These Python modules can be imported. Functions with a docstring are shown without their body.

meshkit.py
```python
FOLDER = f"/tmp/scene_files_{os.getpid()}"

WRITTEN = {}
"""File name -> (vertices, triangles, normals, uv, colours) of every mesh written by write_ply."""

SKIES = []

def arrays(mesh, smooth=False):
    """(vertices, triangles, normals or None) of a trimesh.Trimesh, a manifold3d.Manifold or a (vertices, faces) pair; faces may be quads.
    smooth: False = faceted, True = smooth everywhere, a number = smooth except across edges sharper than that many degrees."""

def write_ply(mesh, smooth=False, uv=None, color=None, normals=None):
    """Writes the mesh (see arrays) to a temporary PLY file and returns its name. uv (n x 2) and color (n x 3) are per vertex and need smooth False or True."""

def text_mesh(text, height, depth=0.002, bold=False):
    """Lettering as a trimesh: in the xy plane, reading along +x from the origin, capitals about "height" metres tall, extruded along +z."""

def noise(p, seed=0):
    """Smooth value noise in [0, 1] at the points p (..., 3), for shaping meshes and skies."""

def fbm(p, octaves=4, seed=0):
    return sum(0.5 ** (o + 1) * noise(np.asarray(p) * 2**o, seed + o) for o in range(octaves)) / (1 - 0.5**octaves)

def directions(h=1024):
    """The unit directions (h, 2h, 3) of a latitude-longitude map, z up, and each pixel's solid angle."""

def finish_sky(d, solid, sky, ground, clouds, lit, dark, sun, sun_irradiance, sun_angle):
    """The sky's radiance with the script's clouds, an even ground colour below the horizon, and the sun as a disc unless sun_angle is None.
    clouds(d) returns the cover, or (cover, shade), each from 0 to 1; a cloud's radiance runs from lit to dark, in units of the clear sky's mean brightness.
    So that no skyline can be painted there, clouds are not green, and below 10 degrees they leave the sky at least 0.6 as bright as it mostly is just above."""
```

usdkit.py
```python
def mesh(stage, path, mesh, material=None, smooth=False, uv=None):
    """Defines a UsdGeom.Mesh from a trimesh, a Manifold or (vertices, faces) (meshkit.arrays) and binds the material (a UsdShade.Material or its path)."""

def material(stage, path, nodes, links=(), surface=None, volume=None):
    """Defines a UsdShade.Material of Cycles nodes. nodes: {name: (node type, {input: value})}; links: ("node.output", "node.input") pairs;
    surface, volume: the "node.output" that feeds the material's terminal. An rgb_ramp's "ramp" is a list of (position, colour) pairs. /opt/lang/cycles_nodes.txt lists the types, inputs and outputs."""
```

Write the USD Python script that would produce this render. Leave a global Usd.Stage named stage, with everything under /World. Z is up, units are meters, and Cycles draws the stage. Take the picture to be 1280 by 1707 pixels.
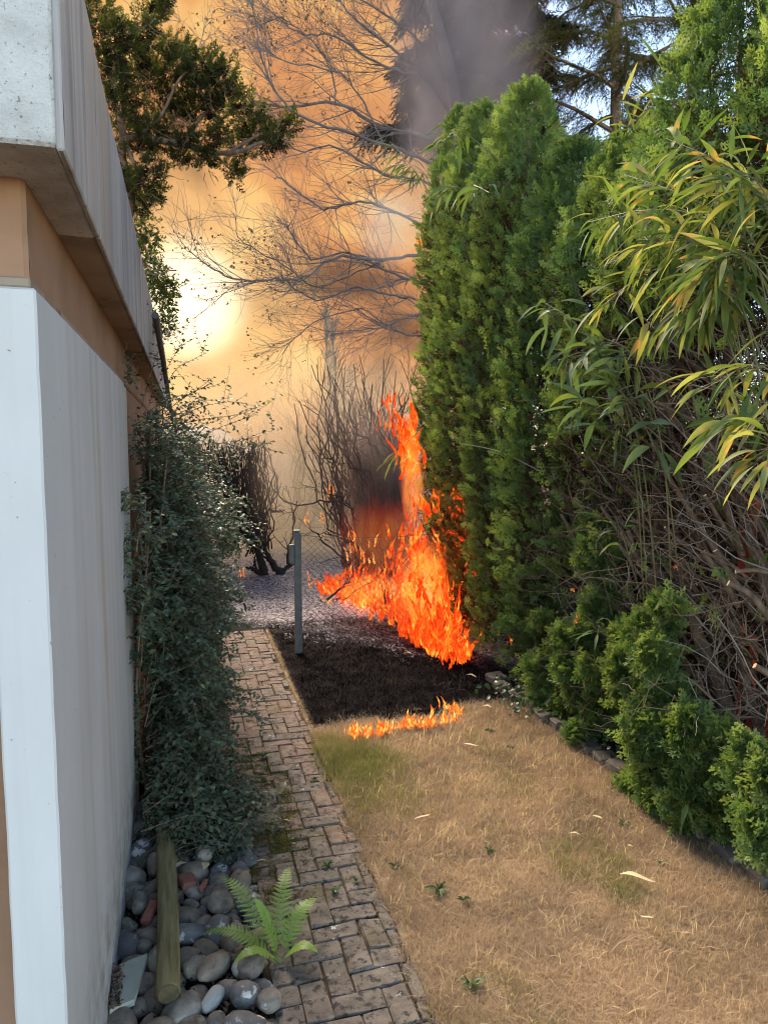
import math, numpy as np, trimesh, usdkit, meshkit
from pxr import Usd, UsdGeom, UsdLux, UsdShade, Gf, Sdf, Vt
from scipy.spatial.transform import Rotation
from meshkit import fbm, noise

stage = Usd.Stage.CreateInMemory()
UsdGeom.SetStageUpAxis(stage, "Z")
UsdGeom.SetStageMetersPerUnit(stage, 1.0)
world = UsdGeom.Xform.Define(stage, "/World")
UsdGeom.Scope.Define(stage, "/World/Looks")
stage.SetDefaultPrim(world.GetPrim())

# ------------------------------------------------------------------ camera, sky, sun, exposure
PITCH, YAW, EYE = math.radians(5.2), math.radians(15.6), 1.65
FPX, PW, PH = 1184.0, 1280.0, 1707.0
EXPOSURE = 2.15
SKY_STRENGTH, SUN_INTENSITY, SUN_ANGLE = 0.10, 0.72, 26.0
SUN_AZ, SUN_EL = math.radians(-8.0), math.radians(38.0)
Cam = np.array([0, 0, EYE])
FW = np.array([math.sin(YAW) * math.cos(PITCH), math.cos(YAW) * math.cos(PITCH), -math.sin(PITCH)])
RT = np.array([math.cos(YAW), -math.sin(YAW), 0.0])
UP = np.cross(RT, FW)
cam = UsdGeom.Camera.Define(stage, "/World/camera")
cam.CreateFocalLengthAttr(24.0)
cam.CreateHorizontalApertureAttr(24.0 * PW / FPX)
cam.CreateVerticalApertureAttr(24.0 * PH / FPX)
cam.CreateClippingRangeAttr(Gf.Vec2f(0.05, 5000))
cam.CreateExposureAttr(EXPOSURE)
cam.AddTransformOp().Set(Gf.Matrix4d(*[*RT, 0], *[*UP, 0], *[*(-FW), 0], *[*Cam, 1]))


def ray(u, v):
    return FW + RT * (u - PW / 2) / FPX - UP * (v - PH / 2) / FPX


def on_z(u, v, z=0.0):
    d = ray(u, v)
    return Cam + d * (z - EYE) / d[2]


def on_x(u, v, x):
    d = ray(u, v)
    return Cam + d * x / d[0]


def on_y(u, v, y):
    d = ray(u, v)
    return Cam + d * y / d[1]


M = {}


def mat(name, nodes, links, surface=None, volume=None):
    M[name] = usdkit.material(stage, "/World/Looks/" + name, nodes, links, surface, volume)
    return M[name]


sun_dir = np.array([math.sin(SUN_AZ) * math.cos(SUN_EL), math.cos(SUN_AZ) * math.cos(SUN_EL), math.sin(SUN_EL)])
glow = ray(308, 500)
glow = glow / np.linalg.norm(glow)
DIM = 2.0 ** -EXPOSURE
K = DIM / SKY_STRENGTH


def kc(r, g, b, s=1.0):
    return (r * K * s, g * K * s, b * K * s)


# the sky: clear air, with the plume of backlit orange smoke covering the part of it beyond the burning bushes
mat("sky_material", {
    "sky": ("sky_texture", {"sky_type": "single_scattering", "sun_disc": False, "sun_elevation": SUN_EL, "sun_rotation": SUN_AZ, "aerosol_density": 0.35}),
    "skyb": ("mix", {"mix_type": "multiply", "fac": 1.0, "color2": (0.86, 0.80, 0.74)}),
    "pos": ("geometry", {}),
    "sep": ("separate_xyz", {}),
    "az": ("math", {"math_type": "arctan2"}),
    "wig": ("noise_texture", {"scale": 5.0, "detail": 5.0, "roughness": 0.6}),
    "wig2": ("math", {"math_type": "multiply_add", "value2": 0.5, "value3": -0.25}),
    "azw": ("math", {"math_type": "add"}),
    "right": ("map_range", {"range_type": "smoothstep", "from_min": 0.52, "from_max": 0.38, "to_min": 0.0, "to_max": 1.0, "clamp": True}),
    "left": ("map_range", {"range_type": "smoothstep", "from_min": -1.7, "from_max": -1.0, "to_min": 0.0, "to_max": 1.0, "clamp": True}),
    "high": ("map_range", {"range_type": "smoothstep", "from_min": 0.88, "from_max": 0.62, "to_min": 0.0, "to_max": 1.0, "clamp": True}),
    "m1": ("math", {"math_type": "multiply"}), "m2": ("math", {"math_type": "multiply"}),
    "map": ("mapping", {"scale": (1.0, 1.0, 1.3)}),
    "n": ("noise_texture", {"scale": 5.2, "detail": 5.0, "roughness": 0.55, "distortion": 0.35}),
    "ramp": ("rgb_ramp", {"ramp": [(0.36, (0.24, 0.115, 0.06)), (0.44, (0.48, 0.22, 0.095)), (0.51, (0.76, 0.335, 0.13)), (0.57, (0.90, 0.44, 0.155)), (0.66, (1.0, 0.64, 0.24))]}),
    "dot": ("vector_math", {"math_type": "dot_product", "vector2": tuple(glow)}),
    "wide": ("map_range", {"range_type": "smoothstep", "from_min": 0.978, "from_max": 0.9998, "to_min": 0.0, "to_max": 0.7, "clamp": True}),
    "wn": ("math", {"math_type": "multiply_add", "value2": 1.6, "value3": -0.05}),
    "widen": ("math", {"math_type": "multiply", "use_clamp": True}),
    "yel": ("mix", {"color2": (1.15, 0.78, 0.32)}),
    "core": ("map_range", {"range_type": "smoothstep", "from_min": 0.9945, "from_max": 1.0, "to_min": 0.0, "to_max": 0.85, "clamp": True}),
    "core2": ("math", {"math_type": "multiply"}), "core3": ("math", {"math_type": "multiply"}),
    "whi": ("mix", {"color2": (2.4, 2.0, 1.35)}),
    "scale": ("mix", {"mix_type": "multiply", "fac": 1.0, "color2": (K, K, K)}),
    "out": ("mix", {}),
    "bg": ("background_shader", {"strength": SKY_STRENGTH}),
}, [
    ("sky.color", "skyb.color1"),
    ("pos.position", "sep.vector"), ("sep.x", "az.value1"), ("sep.y", "az.value2"),
    ("pos.position", "wig.vector"), ("wig.fac", "wig2.value1"), ("az.value", "azw.value1"), ("wig2.value", "azw.value2"),
    ("azw.value", "right.value"), ("az.value", "left.value"), ("sep.z", "high.value"),
    ("right.result", "m1.value1"), ("left.result", "m1.value2"), ("m1.value", "m2.value1"), ("high.result", "m2.value2"),
    ("pos.position", "map.vector"), ("map.vector", "n.vector"), ("n.fac", "ramp.fac"),
    ("pos.position", "dot.vector1"), ("dot.value", "wide.value"), ("n.fac", "wn.value1"), ("wn.value", "widen.value1"), ("wide.result", "widen.value2"),
    ("widen.value", "yel.fac"), ("ramp.color", "yel.color1"),
    ("dot.value", "core.value"), ("core.result", "core2.value1"), ("core.result", "core2.value2"), ("core2.value", "whi.fac"), ("core2.value", "core3.value1"), ("widen.value", "core3.value2"), ("yel.color", "whi.color1"),
    ("whi.color", "scale.color1"), ("skyb.color", "out.color1"), ("scale.color", "out.color2"), ("m2.value", "out.fac"),
    ("out.color", "bg.color"),
], surface="bg.background")
dome = UsdLux.DomeLight.Define(stage, "/World/sky")
dome.CreateIntensityAttr(1.0)
UsdShade.MaterialBindingAPI.Apply(dome.GetPrim()).Bind(M["sky_material"])
dome.GetPrim().SetCustomDataByKey("kind", "structure")
sun = UsdLux.DistantLight.Define(stage, "/World/sun")
sun.CreateNormalizeAttr(True)
sun.CreateIntensityAttr(SUN_INTENSITY)
sun.CreateAngleAttr(SUN_ANGLE)
sun.CreateColorAttr(Gf.Vec3f(1.0, 0.84, 0.66))
zax = sun_dir
xax = np.cross([0, 0, 1.0], zax); xax /= np.linalg.norm(xax)
yax = np.cross(zax, xax)
sun.AddTransformOp().Set(Gf.Matrix4d(*[*xax, 0], *[*yax, 0], *[*zax, 0], 0, 0, 0, 1))

# ------------------------------------------------------------------ helpers
used, BASE = {}, {}


def numbered(parent, name):
    k = (parent, name)
    n = used.get(k, 0)
    used[k] = n + 1
    return f"{parent}/{name}" + (f"_{n:03d}" if n else "")


def tag(p, label=None, cat=None, group=None, kind=None):
    p = p.GetPrim() if hasattr(p, "GetPrim") else p
    for k, v in (("label", label), ("category", cat), ("group", group), ("kind", kind)):
        if v:
            p.SetCustomDataByKey(k, v)
    return p


def thing(name, label, cat, loc=(0, 0, 0), group=None, kind=None):
    path = numbered("/World", name)
    x = UsdGeom.Xform.Define(stage, path)
    x.AddTranslateOp().Set(Gf.Vec3d(*map(float, loc)))
    BASE[path] = np.array(loc, float)
    return tag(x, label, cat, group, kind)


def obj(name, mesh, m, parent=None, smooth=False, label=None, kind=None):
    """mesh in world coordinates; becomes ONE Mesh prim under parent or /World"""
    pp = str(parent.GetPath()) if parent is not None else "/World"
    v, f = (mesh.vertices, mesh.faces) if hasattr(mesh, "faces") else mesh
    base = BASE.get(pp, np.zeros(3))
    path = numbered(pp, name)
    p = usdkit.mesh(stage, path, (np.asarray(v) - base, np.asarray(f)), M[m], smooth).GetPrim()
    BASE[path] = base
    return tag(p, label, kind=kind)


def single(name, mesh, m, label, cat, group=None, kind=None, smooth=False):
    v, f = (mesh.vertices, mesh.faces) if hasattr(mesh, "faces") else mesh
    return tag(obj(name, (v, f), m, None, smooth), label, cat, group, kind)


class MB:
    def __init__(s):
        s.v, s.f, s.n = [], [], 0

    def add(s, mesh):
        v, f = (mesh.vertices, mesh.faces) if hasattr(mesh, "faces") else mesh
        v, f = np.asarray(v, float), np.asarray(f, int)
        if f.shape[1] == 4:
            f = np.vstack([f[:, [0, 1, 2]], f[:, [0, 2, 3]]])
        s.v.append(v); s.f.append(f + s.n); s.n += len(v)
        return s

    def get(s):
        return np.vstack(s.v), np.vstack(s.f)


def tube(points, radii, sides=6, cap=True):
    p = np.asarray(points, float)
    r = np.broadcast_to(np.asarray(radii, float), (len(p),))
    t = np.gradient(p, axis=0)
    t /= np.linalg.norm(t, axis=1, keepdims=True) + 1e-12
    ref = np.array([0, 0, 1.0]) if abs(t[:, 2].mean()) < 0.8 else np.array([1.0, 0, 0])
    a = np.cross(t, ref); a /= np.linalg.norm(a, axis=1, keepdims=True) + 1e-12
    b = np.cross(t, a)
    ang = np.arange(sides) * 2 * np.pi / sides
    v = p[:, None] + r[:, None, None] * (np.cos(ang)[None, :, None] * a[:, None] + np.sin(ang)[None, :, None] * b[:, None])
    i, j = np.meshgrid(np.arange(len(p) - 1), np.arange(sides), indexing="ij")
    q = np.stack([i * sides + j, (i + 1) * sides + j, (i + 1) * sides + (j + 1) % sides, i * sides + (j + 1) % sides], -1).reshape(-1, 4)
    f = np.vstack([q[:, [0, 1, 2]], q[:, [0, 2, 3]]])
    v = v.reshape(-1, 3)
    if cap:
        n = len(v)
        v = np.vstack([v, p[0], p[-1]])
        k = np.arange(sides)
        f = np.vstack([f, np.stack([np.full(sides, n), k, (k + 1) % sides], 1),
                       np.stack([np.full(sides, n + 1), n - sides + (k + 1) % sides, n - sides + k], 1)])
    return v, f


def catmull(pts, n=6):
    p = np.asarray(pts, float)
    if len(p) < 3:
        t = np.linspace(0, 1, n + 1)[:, None]
        return p[0] * (1 - t) + p[-1] * t
    q = np.vstack([2 * p[0] - p[1], p, 2 * p[-1] - p[-2]])
    out = []
    for i in range(1, len(q) - 2):
        t = np.linspace(0, 1, n, endpoint=False)[:, None]
        a, b, c, d = q[i - 1], q[i], q[i + 1], q[i + 2]
        out.append(0.5 * (2 * b + (c - a) * t + (2 * a - 5 * b + 4 * c - d) * t ** 2 + (3 * b - a - 3 * c + d) * t ** 3))
    return np.vstack(out + [p[-1:]])


def unit(v):
    v = np.asarray(v, float)
    return v / (np.linalg.norm(v, axis=-1, keepdims=True) + 1e-12)


def crooked(rng, p0, d, length, n=6, wob=0.2, bend=(0, 0, 0)):
    """a wandering twig from p0 along d"""
    d = unit(d)
    pts, p = [np.array(p0, float)], np.array(p0, float)
    for k in range(n):
        d = unit(d + rng.normal(0, wob, 3) + np.asarray(bend) / n)
        p = p + d * length / n
        pts.append(p.copy())
    return np.array(pts)


def rounded_box(sx, sy, sz, b=0.004):
    """box with chamfered edges, 44 triangles, centred"""
    m = trimesh.convex.convex_hull(np.array([[x * (sx / 2 - (b if a != 0 else 0)), y * (sy / 2 - (b if a != 1 else 0)), z * (sz / 2 - (b if a != 2 else 0))]
                                             for x in (-1, 1) for y in (-1, 1) for z in (-1, 1) for a in (0, 1, 2)]))
    return m


def box(x0, x1, y0, y1, z0, z1):
    m = trimesh.creation.box([x1 - x0, y1 - y0, z1 - z0])
    m.apply_translation([(x0 + x1) / 2, (y0 + y1) / 2, (z0 + z1) / 2])
    return m


def cham_box(x0, x1, y0, y1, z0, z1, b=0.006):
    m = rounded_box(x1 - x0, y1 - y0, z1 - z0, b)
    m.apply_translation([(x0 + x1) / 2, (y0 + y1) / 2, (z0 + z1) / 2])
    return m


def frames(axis, roll_hint):
    """rotation taking local z to axis and local y (the flat normal) near roll_hint"""
    z = unit(axis)
    x = unit(np.cross(roll_hint, z))
    y = np.cross(z, x)
    return np.stack([x, y, z], -1)          # columns


def instancer(name, protos, pos, mats, scale, idx, parent=None, kind="stuff"):
    """protos: list of (mesh, material); mats: n x 3 x 3 rotations"""
    pp = str(parent.GetPath()) if parent is not None else "/World"
    path = numbered(pp, name)
    pi = UsdGeom.PointInstancer.Define(stage, path)
    targets = []
    for k, (mesh, m) in enumerate(protos):
        q = f"{path}/piece_{k:03d}"
        usdkit.mesh(stage, q, mesh, M[m], False)
        targets.append(Sdf.Path(q))
    pi.CreatePrototypesRel().SetTargets(targets)
    base = BASE.get(pp, np.zeros(3))
    q = Rotation.from_matrix(mats).as_quat()
    s = np.asarray(scale, float)
    s = np.repeat(s[:, None], 3, 1) if s.ndim == 1 else s
    pi.CreatePositionsAttr(Vt.Vec3fArray.FromNumpy((np.asarray(pos) - base).astype(np.float32)))
    pi.CreateScalesAttr(Vt.Vec3fArray.FromNumpy(s.astype(np.float32)))
    pi.CreateOrientationsAttr(Vt.QuathArray([Gf.Quath(float(a[3]), float(a[0]), float(a[1]), float(a[2])) for a in q]))
    pi.CreateProtoIndicesAttr(Vt.IntArray.FromNumpy(np.asarray(idx, np.int32)))
    return tag(pi, kind=kind)


def diamond(p, d, n, length, width):
    """a flat scale: four corners"""
    d, n = unit(d), unit(n)
    s = np.cross(d, n) * width / 2
    p = np.asarray(p, float)
    return np.array([p, p + d * length * 0.45 + s, p + d * length, p + d * length * 0.45 - s]), np.array([[0, 1, 2], [0, 2, 3]])


def spray(seed, L=0.12, sides=9, sub=4, w=0.006, ang=42, droop=0.25, spread=0.55):
    """a flat branchlet of scale leaves: local z along it, y normal to its plane"""
    rng = np.random.default_rng(seed)
    mb = MB()
    for k in range(4):
        mb.add(diamond([0, -droop * L * (k / 4) ** 2, L * k / 4], [0, -droop * 0.3 * k / 3, 1], [0, 1, 0], L * 0.32, w))
    for k in range(sides):
        t = (k + 0.7) / (sides + 0.6)
        sgn = 1 if k % 2 else -1
        a = math.radians(ang + rng.normal(0, 7))
        l = L * spread * (1 - t) ** 0.75 * rng.uniform(0.75, 1.15) * (0.55 + 0.9 * min(t * 2.2, 1) / 2)
        p = np.array([0, -droop * L * t * t, L * t])
        d = np.array([sgn * math.sin(a), rng.normal(0.0, 0.16), math.cos(a)])
        mb.add(diamond(p, d, [0, 1, 0], l, w))
        for j in range(sub):
            s = (j + 0.6) / (sub + 0.3)
            sg = 1 if j % 2 else -1
            b = a * sgn + sg * math.radians(40 + rng.normal(0, 8))
            q = p + d * l * s
            mb.add(diamond(q, [math.sin(b), rng.normal(-0.05, 0.2), math.cos(b)], [rng.normal(0, .2), 1, rng.normal(0, .2)], l * 0.42 * (1.15 - s) + 0.006, w * 0.95))
    return mb.get()


def oval_leaf(L=0.02, W=0.012, fold=0.25, curl=0.2):
    """small oval leaf, local z along it, y up-normal"""
    t = np.array([0, 0.3, 0.65, 1.0]); w = np.array([0.15, 0.95, 0.85, 0.0]) * W / 2
    mid = np.stack([0 * t, -curl * L * t * t, L * t], 1)
    left = mid + np.stack([-w, fold * w, 0 * t], 1)
    right = mid + np.stack([w, fold * w, 0 * t], 1)
    v = np.vstack([mid, left, right]); f = []
    for k in range(3):
        f += [[k, k + 1, 5 + k], [k, 5 + k, 4 + k], [k, 8 + k, 9 + k], [k, 9 + k, k + 1]]
    return v, np.array(f)


def blade_leaf(rng, p0, d, L, W, droop, normal=(0, 0, 1)):
    """bamboo leaf in world space: narrow lance with folded midrib, bending downwards"""
    n = 7
    t = np.linspace(0, 1, n)
    w = W / 2 * np.array([0.22, 0.72, 1.0, 0.93, 0.72, 0.38, 0.0])
    d = unit(d)
    pts, p = [np.array(p0, float)], np.array(p0, float)
    for k in range(n - 1):
        d = unit(d + np.array([0, 0, -droop / (n - 1)]))
        p = p + d * L / (n - 1)
        pts.append(p.copy())
    mid = np.array(pts)
    tan = unit(np.gradient(mid, axis=0))
    side = unit(np.cross(tan, unit(np.asarray(normal) + rng.normal(0, 0.45, 3))))
    up = np.cross(side, tan)
    tw = rng.normal(0, 0.5) * t[:, None]
    side, up = side * np.cos(tw) + up * np.sin(tw), up * np.cos(tw) - side * np.sin(tw)
    left = mid - side * w[:, None] + up * w[:, None] * 0.3
    right = mid + side * w[:, None] + up * w[:, None] * 0.3
    v = np.vstack([mid, left, right]); f = []
    for k in range(n - 1):
        f += [[k, k + 1, n + k + 1], [k, n + k + 1, n + k], [k, 2 * n + k, 2 * n + k + 1], [k, 2 * n + k + 1, k + 1]]
    return v, np.array(f)


# ------------------------------------------------------------------ materials
def ramp_mat(name, stops, scale=5.0, detail=6, rough=0.85, bump=0.3, dist=0.01, stretch=(1, 1, 1), spec=0.3, bscale=None, extra=None, distortion=0.0, base_dirt=0.0):
    """noise in world space through a colour ramp, fine relief from a second noise. extra: (colour, scale, lo, hi, stretch) blotches"""
    n = {"g": ("geometry", {}), "mp": ("mapping", {"scale": tuple(float(s) for s in stretch)}),
         "n": ("noise_texture", {"scale": scale, "detail": float(detail), "roughness": 0.6, "distortion": distortion}),
         "r": ("rgb_ramp", {"ramp": stops}),
         "bn": ("noise_texture", {"scale": bscale or scale * 8, "detail": 5.0, "roughness": 0.65}),
         "b": ("bump", {"strength": bump, "distance": dist}),
         "p": ("principled_bsdf", {"roughness": rough, "specular_ior_level": spec})}
    l = [("g.position", "mp.vector"), ("mp.vector", "n.vector"), ("n.fac", "r.fac"), ("mp.vector", "bn.vector"), ("bn.fac", "b.height"), ("b.normal", "p.normal")]
    last = "r.color"
    for i, (c, sc, lo, hi, st) in enumerate(extra or []):
        n[f"em{i}"] = ("mapping", {"scale": tuple(float(s) for s in st), "location": (3.1 * i + 1, 7.7 * i, 2.3)})
        n[f"en{i}"] = ("noise_texture", {"scale": sc, "detail": 5.0, "roughness": 0.62})
        n[f"er{i}"] = ("map_range", {"from_min": lo, "from_max": hi, "to_min": 0.0, "to_max": 1.0, "clamp": True})
        n[f"ex{i}"] = ("mix", {"color2": c})
        if base_dirt and i == 0:
            n["zs"] = ("separate_xyz", {}); n["zr"] = ("map_range", {"range_type": "smoothstep", "from_min": base_dirt, "from_max": 0.0, "clamp": True})
            n["zn"] = ("noise_texture", {"scale": 14.0, "detail": 6.0, "roughness": 0.7}); n["zm"] = ("map_range", {"from_min": 0.40, "from_max": 0.62, "clamp": True})
            n["zx"] = ("math", {"math_type": "multiply"}); n["zc"] = ("mix", {"color2": (0.20, 0.155, 0.10)})
            l += [("g.position", "zs.vector"), ("zs.z", "zr.value"), ("g.position", "zn.vector"), ("zn.fac", "zm.value"), ("zr.result", "zx.value1"), ("zm.result", "zx.value2"), ("zx.value", "zc.fac"), (last, "zc.color1")]
            last = "zc.color"
        l += [("g.position", f"em{i}.vector"), (f"em{i}.vector", f"en{i}.vector"), (f"en{i}.fac", f"er{i}.value"), (f"er{i}.result", f"ex{i}.fac"), (last, f"ex{i}.color1")]
        last = f"ex{i}.color"
    l.append((last, "p.base_color"))
    return mat(name, n, l, "p.BSDF")


def leaf_mat(name, stops, trans=0.3, rough=0.5, spec=0.35, vary=0.35, nscale=4.0, tint=(1.5, 1.5, 0.7), blotch=None, island=0.35):
    n = {"o": ("object_info", {}), "om": ("mix_float", {"fac": island}), "r": ("rgb_ramp", {"ramp": stops}), "g": ("geometry", {}),
         "n": ("noise_texture", {"scale": nscale, "detail": 3.0, "roughness": 0.6}),
         "v": ("map_range", {"from_min": 0.3, "from_max": 0.7, "to_min": 1 - vary, "to_max": 1 + vary, "clamp": True}),
         "vc": ("combine_color", {}), "m": ("mix", {"mix_type": "multiply", "fac": 1.0}),
         "p": ("principled_bsdf", {"roughness": rough, "specular_ior_level": spec}),
         "tt": ("mix", {"mix_type": "multiply", "fac": 1.0, "color2": tint}),
         "t": ("translucent_bsdf", {}), "x": ("mix_closure", {"fac": trans})}
    l = [("o.random", "om.a"), ("g.random_per_island", "om.b"), ("om.result", "r.fac"), ("g.position", "n.vector"), ("n.fac", "v.value"), ("v.result", "vc.r"), ("v.result", "vc.g"), ("v.result", "vc.b"),
         ("r.color", "m.color1"), ("vc.color", "m.color2")]
    last = "m.color"
    if blotch:
        c, sc, lo, hi = blotch
        n["bn"] = ("noise_texture", {"scale": sc, "detail": 3.0}); n["br"] = ("map_range", {"from_min": lo, "from_max": hi, "to_min": 0.0, "to_max": 1.0, "clamp": True}); n["bx"] = ("mix", {"color2": c})
        l += [("g.position", "bn.vector"), ("bn.fac", "br.value"), ("br.result", "bx.fac"), (last, "bx.color1")]
        last = "bx.color"
    l += [(last, "p.base_color"), (last, "tt.color1"), ("tt.color", "t.color"), ("p.BSDF", "x.closure1"), ("t.BSDF", "x.closure2")]
    return mat(name, n, l, "x.closure")


ramp_mat("white_wall", [(0.35, (0.475, 0.475, 0.47)), (0.6, (0.545, 0.548, 0.545))], scale=1.6, stretch=(1, 1, 0.5), rough=0.8, bump=0.06, dist=0.004, bscale=120, base_dirt=0.55,
         extra=[((0.36, 0.34, 0.32), 1.4, 0.46, 0.85, (4, 4, 0.15)), ((0.38, 0.32, 0.24), 1.6, 0.62, 0.80, (3, 3, 0.3)), ((0.17, 0.15, 0.12), 55, 0.68, 0.74, (1, 1, 1))])
ramp_mat("stained_wall", [(0.35, (0.50, 0.48, 0.44)), (0.6, (0.66, 0.66, 0.63))], scale=3, stretch=(4, 4, 0.4), rough=0.8, bump=0.1, dist=0.004, bscale=60,
         extra=[((0.42, 0.28, 0.15), 1.6, 0.45, 0.70, (4, 4, 0.35))])
ramp_mat("plaster_rough", [(0.33, (0.36, 0.35, 0.33)), (0.55, (0.56, 0.56, 0.54)), (0.7, (0.62, 0.62, 0.60))], scale=7, rough=0.9, bump=0.75, dist=0.012, bscale=95,
         extra=[((0.20, 0.20, 0.19), 110, 0.60, 0.68, (1, 1, 1))])
ramp_mat("concrete_streaked", [(0.3, (0.20, 0.19, 0.185)), (0.5, (0.32, 0.305, 0.30)), (0.7, (0.43, 0.415, 0.40))], scale=2.2, stretch=(3, 3, 0.32), rough=0.9, bump=0.3, dist=0.005, bscale=25,
         extra=[((0.13, 0.12, 0.12), 3.0, 0.52, 0.70, (6, 6, 0.22)), ((0.33, 0.27, 0.22), 1.2, 0.5, 0.7, (2, 2, 0.3))])
ramp_mat("soffit_concrete", [(0.3, (0.22, 0.17, 0.125)), (0.6, (0.34, 0.27, 0.20))], scale=4, rough=0.9, bump=0.2, dist=0.005,
         extra=[((0.10, 0.06, 0.035), 6, 0.58, 0.72, (1, 1, 1))])
ramp_mat("brown_render", [(0.35, (0.26, 0.15, 0.09)), (0.65, (0.37, 0.22, 0.14))], scale=3, rough=0.85, bump=0.2, dist=0.004, bscale=70)
ramp_mat("paver", [(0.3, (0.105, 0.088, 0.072)), (0.5, (0.165, 0.14, 0.115)), (0.7, (0.24, 0.207, 0.172))], scale=16, detail=8, rough=0.92, bump=0.7, dist=0.008, bscale=60,
         extra=[((0.05, 0.045, 0.04), 42, 0.52, 0.62, (1, 1, 1)), ((0.56, 0.56, 0.54), 14, 0.655, 0.68, (1, 1, 1)), ((0.10, 0.085, 0.03), 5, 0.56, 0.72, (1, 1, 1))])
ramp_mat("paver_warm", [(0.3, (0.125, 0.088, 0.07)), (0.5, (0.20, 0.145, 0.115)), (0.7, (0.28, 0.21, 0.17))], scale=14, detail=8, rough=0.92, bump=0.7, dist=0.008, bscale=60,
         extra=[((0.06, 0.048, 0.04), 38, 0.53, 0.64, (1, 1, 1)), ((0.52, 0.50, 0.46), 13, 0.66, 0.70, (1, 1, 1)), ((0.12, 0.09, 0.035), 5, 0.58, 0.72, (1, 1, 1))])
ramp_mat("cobble_grey", [(0.3, (0.11, 0.096, 0.078)), (0.5, (0.21, 0.187, 0.152)), (0.7, (0.33, 0.297, 0.245))], scale=16, rough=0.7, bump=0.25, dist=0.004, bscale=60,
         extra=[((0.40, 0.385, 0.36), 45, 0.60, 0.70, (1, 1, 1)), ((0.09, 0.078, 0.06), 18, 0.52, 0.68, (1, 1, 1))])
ramp_mat("cobble_brown", [(0.3, (0.11, 0.088, 0.066)), (0.5, (0.20, 0.165, 0.125)), (0.7, (0.30, 0.25, 0.195))], scale=15, rough=0.72, bump=0.25, dist=0.004, bscale=55,
         extra=[((0.08, 0.07, 0.06), 14, 0.6, 0.68, (1, 1, 1))])
ramp_mat("cobble_pale", [(0.3, (0.32, 0.325, 0.295)), (0.7, (0.48, 0.485, 0.44))], scale=10, rough=0.7, bump=0.2, dist=0.003)
ramp_mat("cobble_speckled", [(0.3, (0.07, 0.07, 0.07)), (0.6, (0.17, 0.165, 0.16))], scale=9, rough=0.75, bump=0.35, dist=0.004, bscale=60,
         extra=[((0.52, 0.50, 0.47), 22, 0.56, 0.62, (1, 1, 1))])
ramp_mat("edging_stone", [(0.3, (0.075, 0.064, 0.054)), (0.6, (0.17, 0.145, 0.122))], scale=14, rough=0.9, bump=0.5, dist=0.006)
ramp_mat("pole_wood", [(0.3, (0.125, 0.105, 0.045)), (0.5, (0.225, 0.19, 0.085)), (0.7, (0.31, 0.265, 0.14))], scale=7, stretch=(9, 0.9, 9), rough=0.8, bump=0.3, dist=0.004, bscale=20,
         extra=[((0.06, 0.048, 0.025), 7, 0.64, 0.74, (12, 0.8, 12))])
ramp_mat("pole_end", [(0.3, (0.040, 0.034, 0.018)), (0.6, (0.11, 0.09, 0.048))], scale=25, rough=0.9, bump=0.3)
ramp_mat("slate_green", [(0.3, (0.30, 0.325, 0.26)), (0.7, (0.42, 0.445, 0.36))], scale=12, rough=0.7, bump=0.2, dist=0.003)
ramp_mat("terracotta", [(0.3, (0.20, 0.075, 0.05)), (0.7, (0.34, 0.15, 0.11))], scale=14, rough=0.9, bump=0.4, dist=0.004)
ramp_mat("litter", [(0.35, (0.05, 0.03, 0.022)), (0.65, (0.15, 0.09, 0.07))], scale=40, rough=0.9, bump=0.3)
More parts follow.
